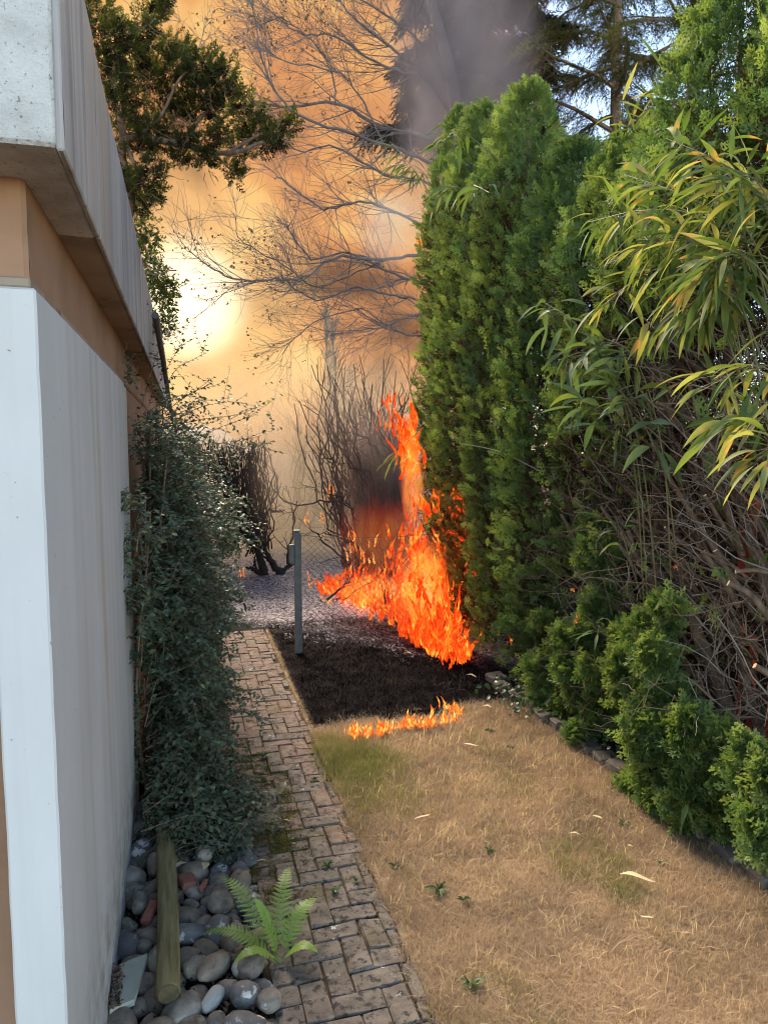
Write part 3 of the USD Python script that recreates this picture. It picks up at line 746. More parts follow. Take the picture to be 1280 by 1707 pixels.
chip(300, 1445, 0.05, 0.018, -1.0, "wood_chip", "pale pointed wood chip touching the pole's right side", z=0.05)
chip(342, 1446, 0.045, 0.028, -0.35, "wood_chip", "square pale wood chip beside the tall grey cobble", z=0.07)
SH = "dry pale bamboo sheaths on the lawn"
for (u, v, ln, w, rz, lab) in ((1062, 1466, .125, .024, 1.05, "largest dry bamboo sheath, curled open on the dry lawn at right"), (996, 1365, .045, .013, 0.35, "short upright cream sheath in the middle of the lawn"),
                               (957, 1392, .045, .008, 1.0, "thin pale sheath left of the short cream one"), (704, 1364, .085, .011, -1.1, "curved pale sheath on the greenish patch of lawn"),
                               (785, 1244, .085, .016, 1.15, "white sheath lying nearest the grass flames"), (812, 1180, .06, .022, 0.9, "small white sheath at the edge of the burnt ground"),
                               (1078, 1532, .045, .008, 0.9, "narrow sheath below the largest one"), (1050, 1413, .022, .007, 1.0, "tiny pale sheath right of the thin one"),
                               (680, 1090, .07, .018, 0.9, "pale sheath lying on the white ash by the fire"), (786, 1128, .09, .02, 0.7, "white sheath on the burnt ground against the stone edging"),
                               (1195, 1395, .045, .010, 1.2, "pale sheath on the edging stone under the small thuja tuft")):
    chip(u, v, ln, w, rz, "sheath", lab, "dry_sheath", "dry leaf", z=0.035, group=SH)
for (u, v, lab) in ((445, 1322, "pale curved twig chip on the mossy pavers"), (478, 1370, "thin white stick on the moss above the fern"), (436, 1437, "thin white stick beside the lowest shrub sprig")):
    chip(u, v, 0.035, 0.006, 1.2, "wood_chip", lab, "small_stick", "stick", z=0.015)

# flat stones edging the lawn under the hedge
edge = thing("stone_edging", "row of flat brown edging stones between lawn and hedge", "edging", (2.05, 2.0, 0))
rng = np.random.default_rng(31)
y = 1.55
while y < 4.5:
    ln = rng.uniform(0.10, 0.21)
    xx = 2.085 + 0.055 * (2.2 - y) * (y < 2.2) - 0.035 * max(0, y - 3.6) + rng.normal(0, 0.012)
    m = rounded_box(rng.uniform(0.08, 0.13), ln - 0.022, 0.060, 0.010)
    vv, ff = trimesh.remesh.subdivide_to_size(m.vertices, m.faces, 0.045)
    m = trimesh.Trimesh(vv, ff); m.merge_vertices()
    vv = m.vertices + 0.022 * (fbm(m.vertices * 16 + y * 9, 3, 6)[:, None] - 0.5)
    obj("stone", place((vv, m.faces), (xx, y + ln / 2, 0.018 + rng.normal(0, 0.006)), rng.normal(0, 0.12), rng.normal(0, 0.07, 2)), "edging_stone", edge, smooth=35)
    y += ln


# ------------------------------------------------------------------ lawn, moss, ash
def grass_patch(seed, n=60, r=0.07, lo=0.018, hi=0.05, w=0.0015, lean=2.0):
    rng = np.random.default_rng(seed)
    mb = MB()
    for _ in range(n):
        a, rr = rng.uniform(0, 6.28), r * math.sqrt(rng.random())
        p = np.array([rr * math.cos(a), rr * math.sin(a), -0.004])
        L = rng.uniform(lo, hi)
        b = rng.uniform(0, 6.28)
        h = np.array([math.cos(b), math.sin(b), 0])
        d = unit(np.array([0, 0, 1]) + h * abs(rng.normal(0, lean)))
        s = unit(np.cross(d, [0, 0, 1]) + 1e-6) * w / 2
        q = p + d * L * 0.5
        d2 = unit(d + h * rng.uniform(0.2, 1.1) - np.array([0, 0, rng.uniform(0, 0.6)]))
        e = q + d2 * L * 0.5
        mb.add((np.array([p - s, p + s, q - s * 0.8, q + s * 0.8, e]), np.array([[0, 1, 3], [0, 3, 2], [2, 3, 4]])))
    return mb.get()


def yaw_mats(rng, n, tilt=0.12):
    return Rotation.from_euler("xyz", np.stack([rng.normal(0, tilt, n), rng.normal(0, tilt, n), rng.uniform(0, 6.28, n)], 1)).as_matrix()


def burn_line(x, y):
    wob = 0.34 * (fbm(np.stack([x * 3, y * 3, 0 * x], -1), 3, 8) - 0.5)
    return y + wob - 3.98 - 0.05 * np.clip(x - 1.45, 0, 1) * 6


rng = np.random.default_rng(41)
N = 9500
x, y = rng.uniform(0.665, 2.12, N), 1.25 + (4.35 - 1.25) * rng.random(N) ** 1.25
keep = burn_line(x, y) < 0.0
x, y = x[keep], y[keep]
xs, ys = rng.uniform(0.662, 0.690, 420), rng.uniform(3.9, 6.3, 420)
x, y = np.append(x, xs), np.append(y, ys)
n = len(x)
green = fbm(np.stack([x * 2.6, y * 1.7, 0 * x], -1), 3, 9) + 0.15 * np.exp(-((x - 0.95) / 0.45) ** 2 - ((y - 3.45) / 0.5) ** 2)
isg = green + rng.normal(0, 0.10, n) > 0.70
protos = [(grass_patch(s, 75), "straw") for s in range(5)] + [(grass_patch(10 + s, 40, lo=0.03, hi=0.065, lean=0.8), "grass_green") for s in range(2)] + [(grass_patch(20 + s, 9, 0.08, 0.05, 0.11, 0.0019, 4.0), "straw_pale") for s in range(2)]
instancer("dry_grass", protos, np.stack([x, y, ground_z(x, y)], 1), yaw_mats(rng, n), np.where((y > 3.9) & (x < 0.70), 0.30, rng.uniform(0.75, 1.2, n) * np.where(y < 2.6, 0.85, 1.0)),
          np.where(isg, 5 + rng.integers(0, 2, n), np.where(rng.random(n) < 0.22, 7 + rng.integers(0, 2, n), rng.integers(0, 5, n))))
tag(stage.GetPrimAtPath("/World/dry_grass"), "short straw coloured dry lawn grass with greenish patches", "grass")

# burnt stubble and ash
N = 6500
x, y = rng.uniform(0.70, 2.2, N), rng.uniform(3.9, 6.6, N)
keep = burn_line(x, y) > 0.0
x, y = x[keep], y[keep]
n = len(x)
instancer("charred_grass", [(grass_patch(30 + s, 30, 0.06, 0.008, 0.026, 0.002, 1.4), "charred_blade") for s in range(3)], np.stack([x, y, ground_z(x, y)], 1), yaw_mats(rng, n),
          rng.uniform(0.7, 1.2, n), rng.integers(0, 3, n))
tag(stage.GetPrimAtPath("/World/charred_grass"), "black charred grass stubble on the burnt strip behind the grass flames", "burnt grass")


def flake(seed):
    r = np.random.default_rng(seed)
    m = trimesh.convex.convex_hull(r.normal(0, 1, (9, 3)) * [0.008, 0.011, 0.003])
    return m.vertices, m.faces


N = 36000
x, y = rng.uniform(-0.1, 2.6, N), rng.uniform(5.0, 10.5, N)
e = y + 1.15 * x + 0.8 * (fbm(np.stack([x * 3, y * 3, 0 * x], -1), 4, 12) - 0.5)
keep = (e > 7.0 + 0.45 * np.abs(rng.normal(0, 1, N))) & (x > 0.15) & ~((x < 0.67) & (y < 6.5)) & (fbm(np.stack([x * 9, y * 9, 0 * x], -1), 3, 13) > 0.40)
x, y = x[keep], y[keep]
n = len(x)
instancer("ash", [(flake(s), "ash_flake") for s in range(4)] + [(flake(9), "char")], np.stack([x, y, ground_z(x, y) + 0.006], 1), yaw_mats(rng, n, 0.4),
          rng.uniform(0.2, 0.9, n) ** 1.2, np.where(rng.random(n) < 0.14, 4, rng.integers(0, 4, n)))
tag(stage.GetPrimAtPath("/World/ash"), "pinkish white ash flakes on the burnt ground beyond the post", "ash")

N = 420
x, y = rng.uniform(0.72, 2.0, N), rng.uniform(3.85, 6.2, N)
keep = burn_line(x, y) > rng.uniform(-0.12, 0.25, N)
x, y = x[keep], y[keep]
n = len(x)
instancer("burnt_stalks", [(grass_patch(70 + s, 5, 0.06, 0.03, 0.08, 0.0022, 3.0), m_) for s, m_ in enumerate(("straw", "dry_leaf", "charred_blade"))], np.stack([x, y, ground_z(x, y) + 0.004], 1), yaw_mats(rng, n),
          rng.uniform(0.6, 1.2, n), np.where(burn_line(x, y) < 0.12, rng.integers(0, 3, n), rng.integers(1, 3, n)))
tag(stage.GetPrimAtPath("/World/burnt_stalks"), "half burnt stalks strewn over the black ground", "burnt stalks")
# moss on the pavers and in their joints
N = 5200
x, y = rng.uniform(0.205, 0.655, N), rng.uniform(1.7, 6.3, N)
mval = np.exp(-((x - 0.29) / 0.13) ** 2 - ((y - 3.15) / 0.55) ** 2) * 1.7 + 0.36 * fbm(np.stack([x * 12, y * 12, 0 * x], -1), 3, 14)
keep = mval > rng.uniform(0.25, 0.9, N)
x, y = x[keep], y[keep]
n = len(x)
instancer("moss", [(grass_patch(50 + s, 45, 0.022, 0.004, 0.010, 0.0022, 0.8), "moss") for s in range(3)], np.stack([x, y, np.full(n, 0.0045)], 1), yaw_mats(rng, n), rng.uniform(0.6, 1.4, n), rng.integers(0, 3, n))
tag(stage.GetPrimAtPath("/World/moss"), "olive and rust coloured moss over the pavers beside the shrub", "moss")
# dry litter among the stones
N = 2200
x, y = rng.uniform(-0.24, 0.2, N), rng.uniform(1.7, 3.5, N)
instancer("leaf_litter", [(oval_leaf(0.016, 0.009), "dry_leaf"), (oval_leaf(0.012, 0.006, 0.5, 0.6), "litter")], np.stack([x, y, rng.uniform(-0.02, 0.022, N)], 1),
          Rotation.random(N, random_state=3).as_matrix(), rng.uniform(0.7, 1.4, N), rng.integers(0, 2, N))
tag(stage.GetPrimAtPath("/World/leaf_litter"), "brown dry leaf litter between the cobbles", "leaf litter")
n = 130
tt = rng.random((n, 2))
lp = np.array(c[0]) * (1 - tt[:, :1]) + np.array(c[4]) * tt[:, :1] + np.array([0.028, 0, 0]) * tt[:, 1:] + [0, 0, 0.016]
instancer("leaf_litter", [(oval_leaf(0.014, 0.008), "litter")], lp, Rotation.random(n, random_state=4).as_matrix(), rng.uniform(0.6, 1.2, n), np.zeros(n))
tag(stage.GetPrimAtPath("/World/leaf_litter_001"), "heap of reddish brown leaf litter on the slate piece", "leaf litter")


# weeds in the lawn and the joints
def weed(u, v, size, lab, m="weed", n=9, cat="weed", upright=0.5, leaf=(0.03, 0.009)):
    p = on_z(u, v, 0.0)
    t = thing("small_weed", lab, cat, p, "small weeds in lawn and path")
    r = np.random.default_rng(int(u * 7 + v))
    mb = MB()
    for k in range(n):
        a = k * 2.4 + r.normal(0, 0.3)
        mb.add(blade_leaf(r, p + [0, 0, 0.008], [math.cos(a), math.sin(a), upright + r.uniform(0, 0.8)], size * r.uniform(0.7, 1.2), size * 0.32, 0.8))
    obj("leaves", mb.get(), m, t)


for a in ((730, 1487, .05, "low grey green weed left of the middle of the lawn"), (773, 1505, .03, "small dark weed right of the low grey green one"), (658, 1447, .03, "tiny weed in the lawn beside the path"),
          (785, 1648, .05, "bright green grass weed near the lawn's bottom edge"), (818, 1222, .04, "dark weed near the flames' right end"), (1040, 1380, .04, "greyish weed right of the short cream sheath"),
          (815, 1422, .035, "dark withered weed left of the thin sheath"), (850, 1250, .035, "greyish weed below the small white sheath"), (545, 1449, .035, "green rosette weed growing in the paver joints"),
          (523, 1302, .03, "narrow weed at the path's right edge above the mossy part"), (593, 1473, .022, "small clover weed at the path's right edge"), (1100, 1442, .028, "silvery weed above the largest sheath"),
          (438, 1265, .05, "leafy green seedling in the path beside the shrub"), (557, 1488, .03, "pale star shaped weed below the green rosette")):
    weed(*a, m="cotoneaster_light" if "pale" in a[3] or "silvery" in a[3] else "weed")

# ------------------------------------------------------------------ the fern
fern_p = np.array([0.255, 2.16, 0.0])
fern = thing("fern", "bright green fern with arching fronds between cobbles and path", "fern", fern_p)
rng = np.random.default_rng(61)


def frond(p0, tip, rise, L2):
    n = 22
    t = np.linspace(0, 1, n)[:, None]
    mid = (p0 + tip) / 2 + [0, 0, rise]
    pts = (1 - t) ** 2 * p0 + 2 * t * (1 - t) * mid + t * t * tip
    tan = unit(np.gradient(pts, axis=0))
    side = unit(np.cross(tan, [0, 0, 1.0]))
    nor = np.cross(side, tan)
    mb = MB().add(tube(pts[::3], np.linspace(0.0016, 0.0005, len(pts[::3])), 4))
    for k in range(3, n - 1):
        s = (k / (n - 1))
        l = L2 * (min(1, (s - 0.06) / 0.22) ** 0.7) * (1.02 - s) ** 0.8
        for sg in (-1, 1):
            d = unit(side[k] * sg + tan[k] * 0.45 - nor[k] * 0.10 + rng.normal(0, 0.05, 3))
            q = pts[k]
            for j in range(6):
                w = 0.0095 * (1.15 - j / 6) * (l / L2) ** 0.3
                c_ = q + d * l * j / 6
                mb.add(diamond(c_, unit(d * 0.75 + tan[k] * 0.7), nor[k], w * 1.25, 0.0052))
                mb.add(diamond(c_, unit(d * 0.75 - tan[k] * 0.7), nor[k], w * 1.25, 0.0052))
            mb.add(diamond(q, d, nor[k], l * 1.05, 0.0062))
    return mb.get()


FR = [((528, 1498, .10, 0), .11, .066), ((482, 1446, .13, 0), .13, .066), ((364, 1462, .14, 0), .13, .070), ((334, 1560, .06, 0), .12, .062),
      ((530, 1588, .05, 0), .08, .045), ((390, 1606, .06, 0), .09, .050), ((425, 1500, .20, 0), .08, .05)]
for (u, v, z, dy), rise, l2 in FR:
    tip = on_z(u, v, z)
    obj("frond", frond(fern_p + rng.normal(0, 0.008, 3) * [1, 1, 0], tip, rise, l2), "fern", fern)

# ------------------------------------------------------------------ post and chain-link fence
P = np.array([0.835, 5.55, 0.0])
fence = thing("chain_link_fence", "rusty chain link fence behind a grey steel post, flames beyond", "fence", P)
prof = MB()
obj("post", cham_box(P[0] - 0.022, P[0] + 0.020, P[1] - 0.022, P[1] + 0.022, -0.2, 0.985, 0.004), "galvanised", fence, label="grey steel fence post")
obj("post_flange", cham_box(P[0] + 0.0215, P[0] + 0.034, P[1] - 0.012, P[1] + 0.020, -0.2, 0.975, 0.002), "galvanised", fence)
obj("post_cap", cham_box(P[0] - 0.026, P[0] + 0.026, P[1] - 0.026, P[1] + 0.026, 0.987, 1.0, 0.003), "galvanised", fence)
obj("latch_box", cham_box(P[0] - 0.060, P[0] - 0.0235, P[1] - 0.018, P[1] + 0.022, 0.735, 0.885, 0.004), "galvanised", fence, label="small steel box on the side of the post")
for k, z in enumerate((0.18, 0.44, 0.70, 0.93)):
    obj("bolt", cham_box(P[0] - 0.006, P[0] + 0.006, P[1] - 0.028, P[1] - 0.0225, z, z + 0.012, 0.002), "galvanised", fence)


def sag(x):
    return 0.93 - 0.03 * np.sin((x - P[0]) * 2.6) - 0.02 * (x - P[0])


mb, cell = MB(), 0.052
xs0, xs1 = P[0] + 0.03, 2.05
k = -22
while xs0 + k * cell < xs1:
    for sg in (1, -1):
        zz = np.linspace(0.0, 1.0, 20)
        xx = xs0 + k * cell + (zz * 0.94 if sg > 0 else (1 - zz) * 0.94)
        ok = (xx >= xs0) & (xx <= xs1)
        if ok.sum() > 2:
            xx, zz = xx[ok], zz[ok]
            pts = np.stack([xx, P[1] + 0.012 * np.sin(xx * 5) + 0.02 * np.sin(zz * 5) + 0.004 * sg, 0.02 + zz * sag(xx) * 1.0], 1)
            mb.add(tube(pts, 0.0017, 3, False))
    k += 1
obj("wire_mesh", mb.get(), "wire", fence)
xx = np.linspace(xs0, xs1, 20)
obj("top_wire", tube(np.stack([xx, 0 * xx + P[1], 0.03 + sag(xx)], 1), 0.0026, 5), "wire", fence)

# ------------------------------------------------------------------ the thuja hedge
SPR = [spray(s, 0.105, 8, 3, 0.0092, spread=0.6) for s in range(4)]
SPR_D = [spray(10 + s, 0.12, 7, 2, 0.004, droop=0.5) for s in range(2)]


def mats_from(axis, rng, flat=0.6):
    """orientation with local z on axis; the plate's plane mostly upright"""
    n = len(axis)
    hint = np.stack([rng.normal(0, 1, n), rng.normal(0, 1, n), rng.normal(0, 1 - flat, n)], 1)
    z = unit(axis); x = unit(np.cross(hint, z)); y_ = np.cross(z, x)
    return np.stack([x, y_, z], -1)


def thuja(label, x, y, h, r, n, z0=0.12, gaps=None, light=0.12, seed=0, lower=None, lean=(0, 0), scorch=0.0):
    rng = np.random.default_rng(700 + seed)
    t = thing("thuja_tree", label, "thuja", (x, y, 0), "thuja trees standing in the hedge")
    tr = catmull([[x, y, -0.05], [x + 0.03, y + 0.02, h * 0.4], [x + lean[0], y + lean[1], h * 0.93]], 6)
    obj("trunk", tube(tr, np.linspace(0.055, 0.008, len(tr)), 8), "bark_brown", t, smooth=True)

    def points(n, d0, d1):
        z = z0 + (h - z0) * rng.random(n * 3) ** 0.92
        th = rng.uniform(-math.pi, math.pi, n * 3)
        # fuller on the side of the lawn and the camera, thinner at the back
        face = np.cos(th - math.radians(215))
        keep = rng.random(n * 3) < np.clip(0.62 + 0.45 * face, 0.22, 1)
        z, th = z[keep][:n], th[keep][:n]
        q = z / h
        prof = np.minimum(1, 0.80 + 0.5 * q) * np.where(q > 0.76, np.clip((1 - q) / 0.24, 0, 1) ** 0.52, 1.0)
        big = fbm(np.stack([np.cos(th) * 1.5 + seed, np.sin(th) * 1.5, z * 1.1], -1), 2, seed) - 0.5
        ropes = noise(np.stack([np.cos(th) * 3.2 + seed * 3, np.sin(th) * 3.2, z * 0.9], -1), seed + 40)
        fine = noise(np.stack([np.cos(th) * 4.5, np.sin(th) * 4.5 + seed, z * 6.0], -1), seed + 80)
        R = r * prof * (0.92 + 0.50 * big + 0.17 * (ropes - 0.5) + 0.20 * (fine - 0.5))
        if lower is not None:
            R = R * np.clip(lower[1] + (1 - lower[1]) * z / lower[0], 0, 1)
        dep = rng.uniform(d0, d1, len(z))
        keep = (dep < 0.86) | (ropes + 0.5 * fine > 0.55 + rng.normal(0, 0.08, len(z)))
        z, th, R, dep, ropes = z[keep], th[keep], R[keep], dep[keep], ropes[keep]
        lx, ly = lean[0] * z / h, lean[1] * z / h
        p = np.stack([x + lx + R * dep * np.cos(th), y + ly + R * dep * np.sin(th), z], 1)
        out = np.stack([np.cos(th), np.sin(th), 0 * th], 1)
        if gaps is not None:
            k = gaps(p, rng)
            p, out, dep = p[k], out[k], dep[k]
        return p, out, dep

    p, out, dep = points(n, 0.66, 1.0)
    ax_ = unit(out * 0.8 + np.array([0, 0, 0.75]) + rng.normal(0, 0.40, p.shape))
    lightm = fbm(p * 2.2, 3, seed + 5) + 0.25 * (dep - 0.8) + rng.normal(0, 0.06, len(p)) > 0.60 - light
    instancer("foliage", [(s, "thuja") for s in SPR] + [(s, "thuja_light") for s in SPR[:2]] + [(SPR[2], "thuja_dead")], p - ax_ * 0.05, mats_from(ax_, rng), rng.uniform(0.65, 1.2, len(p)),
              np.where((p[:, 2] + rng.normal(0, 0.35, len(p)) < 1.5) & (rng.random(len(p)) < scorch), 6, np.where(lightm, 4 + rng.integers(0, 2, len(p)), rng.integers(0, 4, len(p)))), t)
    p, out, dep = points(n // 2, 0.25, 0.75)
    k = p[:, 2] < h - 0.75
    p, out = p[k], out[k]
    ax_ = unit(out + np.array([0, 0, 0.3]) + rng.normal(0, 0.5, p.shape))
    instancer("inner_twigs", [(s, "thuja_dead") for s in SPR_D], p - ax_ * 0.05, mats_from(ax_, rng), rng.uniform(1.0, 2.0, len(p)), rng.integers(0, 2, len(p)), t)
    return t


def top_z(x, y, v):
    """height at which pixel row v looks over the place (x, y)"""
    q = np.array([x, y, 0]) - Cam
    tz = -(v - PH / 2) / FPX
    # solve (q+z) . (UP - tz FW) = 0
    nn = UP - tz * FW
    return -(q @ nn) / nn[2]


def gap_mid(p, rng):
    """the hedge is bare of green along its near middle part"""
    edge = 2.35 - 0.55 * np.clip(p[:, 1] - 3.0, 0, 2) + 0.5 * (fbm(p * 2.0, 2, 77) - 0.5)
    return (p[:, 2] > edge) | (rng.random(len(p)) < 0.05)


HEDGE = [  # y, top row, n, label, extra
    (6.45, 182, 3600, "thuja at the burning end of the hedge with bamboo tips above it", dict(lower=(1.5, 0.62), light=0.14, scorch=0.75)),
    (5.70, 172, 4200, "tall bright thuja with a flattish tip, second from the burning end", dict(lower=(1.2, 0.75), light=0.20, scorch=0.3)),
    (5.00, 140, 4400, "highest pointed thuja of the middle of the hedge", dict(light=0.13)),
    (4.35, 235, 4200, "lower thuja right of the highest pointed one", dict(light=0.06)),
    (3.80, 238, 3600, "low rounded thuja with brown gaps in its flank", dict(light=0.08, gaps=lambda p, r: (p[:, 2] > 1.55 + 0.8 * (fbm(p * 3, 2, 7) - 0.5)) | (r.random(len(p)) < 0.16))),
    (3.36, 185, 3000, "thuja behind the bamboo, green only at its top", dict(gaps=gap_mid, light=0.22)),
    (2.90, -70, 3800, "tall dark thuja rising out of the picture at upper right", dict(gaps=gap_mid, light=0.0)),
    (2.40, -160, 2600, "thuja at the right picture edge behind yellow bamboo", dict(gaps=gap_mid, light=0.05)),
]
for i, (y, v, n, lab, kw) in enumerate(HEDGE):
    x = 2.52 - 0.03 * max(0, y - 4.5) + (0.08 if y > 6 else 0)
    thuja(lab, x, y, float(top_z(x, y, v)), 0.44 if y > 6 else 0.54 if y > 4 else 0.48, n, seed=i, **kw)
rng = np.random.default_rng(71)


def tufts(parent, spots, m, seed, name="low_foliage", per=1.0, L=1.0):
    rng = np.random.default_rng(seed)
    P_, A_ = [], []
    spots = [(u + rng.normal(0, 0.55 * rp) * (k > 0), v + rng.normal(0, 0.6 * rp) * (k > 0), x + rng.uniform(-0.03, 0.18), rp * rng.uniform(0.32, 0.70)) for (u, v, x, rp) in spots for k in range(4)]
    for (u, v, x, rp) in spots:
        cpt = on_x(u, v, x)
        r = rp / FPX * np.linalg.norm(cpt - Cam)
        k = int(per * 800 * r * r / 0.02) + 8
        d = unit(rng.normal(0, 1, (k, 3)) + [-0.45, -0.45, 0.1])
        P_.append(cpt + d * r * rng.uniform(0.25, 1.15, (k, 1)) * (0.45 + 1.1 * noise(d * 2.6 + u, seed))[:, None])
        A_.append(unit(d * 0.8 + [-0.1, -0.1, 0.45] + rng.normal(0, 0.35, (k, 3))))
    p, a = np.vstack(P_), np.vstack(A_)
    ms = [m] if isinstance(m, str) else m
    pr = [(s, mm) for mm in ms for s in SPR[:3]]
    instancer(name, pr, p - a * 0.04, mats_from(a, rng), rng.uniform(0.6, 1.05, len(p)) * L, rng.integers(0, len(pr), len(p)), parent)


# bare stems where the hedge was cut back: two leaning thujas with lopped limbs
def bare_thuja(label, base, trunk_px, limbs, seed, twigs, low):
    t = thing("bare_thuja", label, "thuja", base, "cut back thujas with bare stems")
    r = np.random.default_rng(seed)
    for k, (pts, r0, r1) in enumerate(trunk_px):
        q = catmull([on_x(u, v, x) for u, v, x in pts], 5)
        q += 0.006 * r.normal(0, 1, q.shape)
        obj("trunk" if k == 0 else "stem", tube(q, np.linspace(r0, r1, len(q)), 9), "bark_brown", t, smooth=True)
    for (u0, v0, x0, u1, v1, x1, r0) in limbs:
        a_, b_ = on_x(u0, v0, x0), on_x(u1, v1, x1)
        m_ = (a_ + b_) / 2 + r.normal(0, 0.03, 3)
        q = catmull([a_, m_, b_], 5)
        lim = obj("branch", tube(q, np.linspace(r0, r0 * 0.8, len(q)), 7), "bark_brown", t, smooth=True)
        e = unit(q[-1] - q[-2])
        obj("cut_face", tube([q[-1] - e * 0.001, q[-1] + e * 0.0012], r0 * 0.80, 8), "cut_wood", lim)
    mb, mg = MB(), MB()
    for _ in range(twigs):
        u, v = r.uniform(980, 1330), r.uniform(560, 1330)
        x = r.uniform(2.2, 2.75)
        p0 = on_x(u, v, x)
        d = unit(np.array([-0.55, 0.35, 0.75]) + r.normal(0, 0.45, 3))
        ln = r.uniform(0.15, 0.6)
        q = crooked(r, p0, d, ln, 5, 0.22, (0, 0, -0.15))
        (mg if r.random() < 0.22 else mb).add(tube(q, np.linspace(r.uniform(0.0018, 0.0052), 0.001, 6), 4, False))
        for _k in range(2):
            j = r.integers(1, 5)
            q2 = crooked(r, q[j], unit(q[j] - q[j - 1] + r.normal(0, 0.7, 3)), ln * 0.4, 4, 0.3)
            (mg if r.random() < 0.3 else mb).add(tube(q2, np.linspace(0.0018, 0.0008, 5), 3, False))
    obj("twigs", mb.get(), "twig_brown", t, kind="stuff")
    obj("pale_twigs", mg.get(), "twig_grey", t, kind="stuff")
    if low:
        tufts(t, low, ["thuja_light", "thuja_light", "thuja"], seed)
    return t


rl = np.random.default_rng(88)
limbs1, limbs2 = [], []
for k in range(26):            # fans of stems leaning to the left and up out of the trunk
    u0, v0 = rl.uniform(1140, 1290), rl.uniform(900, 1180)
    s = rl.uniform(0.5, 1.0)
    limbs1.append((u0, v0, rl.uniform(2.35, 2.6), u0 - 190 * s + rl.normal(0, 25), v0 - 260 * s + rl.normal(0, 40), rl.uniform(2.2, 2.5), rl.uniform(0.006, 0.016)))
limbs1 += [(1110, 1010, 2.30, 1037, 888, 2.22, .015), (1115, 1020, 2.32, 1047, 886, 2.24, .014), (1130, 1000, 2.33, 1056, 880, 2.26, .012), (1100, 960, 2.33, 1030, 908, 2.22, .012),
           (1230, 1010, 2.30, 1172, 920, 2.15, .015), (1250, 1000, 2.32, 1192, 918, 2.18, .014), (1290, 1040, 2.2, 1214, 972, 2.08, .016), (1330, 1190, 2.1, 1258, 1110, 2.05, .015), (1300, 960, 2.25, 1226, 953, 2.1, .010)]
for k in range(16):
    u0, v0 = rl.uniform(1180, 1330), rl.uniform(700, 1000)
    limbs2.append((u0, v0, rl.uniform(2.3, 2.55), u0 - rl.uniform(60, 200), v0 - rl.uniform(60, 260), rl.uniform(2.1, 2.5), rl.uniform(0.005, 0.013)))
bare_thuja("cut back thuja with a leaning bare trunk and sawn pale branch ends at right", (2.42, 2.45, 0),
           [([(1262, 1330, 2.40), (1215, 1180, 2.38), (1165, 1060, 2.36), (1140, 960, 2.40), (1090, 860, 2.45)], .038, .020),
            ([(1235, 1300, 2.42), (1185, 1120, 2.42), (1150, 1030, 2.44), (1060, 860, 2.5)], .024, .012),
            ([(1290, 1330, 2.45), (1250, 1160, 2.45), (1210, 1000, 2.45), (1130, 760, 2.5)], .030, .014)], limbs1, 5, 420,
           [(1100, 1010, 2.02, 38), (1080, 1070, 2.02, 45), (1065, 1150, 2.02, 45), (1075, 1220, 2.0, 52), (1130, 1240, 2.0, 52), (1100, 1300, 2.0, 55), (1165, 1210, 2.02, 40), (1150, 1330, 2.0, 50), (1080, 1330, 2.02, 30), (1120, 1160, 2.05, 35),
            (1190, 1345, 2.0, 35)])
bare_thuja("bare thuja tangle behind the yellow bamboo at the right picture edge", (2.5, 2.0, 0),
           [([(1340, 1300, 2.4), (1320, 1120, 2.4), (1270, 950, 2.4), (1200, 760, 2.45), (1130, 600, 2.5)], .034, .014),
            ([(1350, 1200, 2.45), (1300, 960, 2.45), (1240, 800, 2.5), (1200, 600, 2.55)], .026, .012)], limbs2, 6, 420,
           [(1255, 1320, 1.98, 45), (1270, 1375, 1.95, 40), (1235, 1290, 2.0, 32), (1285, 1290, 1.95, 42)])
t = thing("low_thuja", "half green thuja tangle between the hedge and the cut back stems", "thuja", (2.35, 3.2, 0))
tw = MB()
r = np.random.default_rng(99)
for _ in range(520):
    p0 = on_x(r.uniform(880, 1060), r.uniform(760, 1240), r.uniform(2.22, 2.5))
    q = crooked(r, p0, unit(np.array([-0.5, 0.2, 0.4]) + r.normal(0, 0.7, 3)), r.uniform(0.12, 0.45), 5, 0.28)
    tw.add(tube(q, np.linspace(r.uniform(0.0015, 0.004), 0.0008, 6), 4, False))
obj("twigs", tw.get(), "twig_brown", t, kind="stuff")
st = catmull([[2.42, 3.25, -0.05], [2.4, 3.2, 0.6], [2.46, 3.3, 1.5], [2.5, 3.3, 2.4]], 5)
obj("trunk", tube(st, np.linspace(0.04, 0.02, len(st)), 8), "bark_brown", t, smooth=True)
tufts(t, [(985, 870, 2.25, 32), (985, 930, 2.22, 34), (1000, 1000, 2.2, 36), (985, 1070, 2.15, 48), (950, 1110, 2.12, 48), (1010, 1120, 2.15, 45), (940, 1170, 2.1, 45), (1000, 1180, 2.15, 40), (900, 1050, 2.15, 38), (905, 1130, 2.1, 42), (1040, 1060, 2.2, 30)],
      ["thuja", "thuja_light"], 15)

r = np.random.default_rng(98)
k = 9500
p = np.stack([r.uniform(2.50, 3.05, k), r.uniform(1.1, 4.2, k), r.uniform(0.0, 3.7, k)], 1)
p[:, 2] *= np.where(p[:, 1] > 2.9, 0.82, 1.0)
a_ = unit(r.normal(0, 1, p.shape) + [-0.3, 0, 0.2])
instancer("withered_inside", [(s_, "thuja_dead") for s_ in SPR_D], p, mats_from(a_, r), r.uniform(1.3, 2.6, k), r.integers(0, 2, k), t)

# a long bare twig sticking out of the hedge
single("bare_twig", tube(catmull([on_x(u, v, x) for u, v, x in ((930, 800, 2.25), (880, 775, 2.15), (830, 752, 2.05), (765, 738, 1.98))], 6), np.linspace(0.006, 0.0015, 19), 6), "twig_grey",
       "long bare grey twig sticking out of the hedge", "twig")
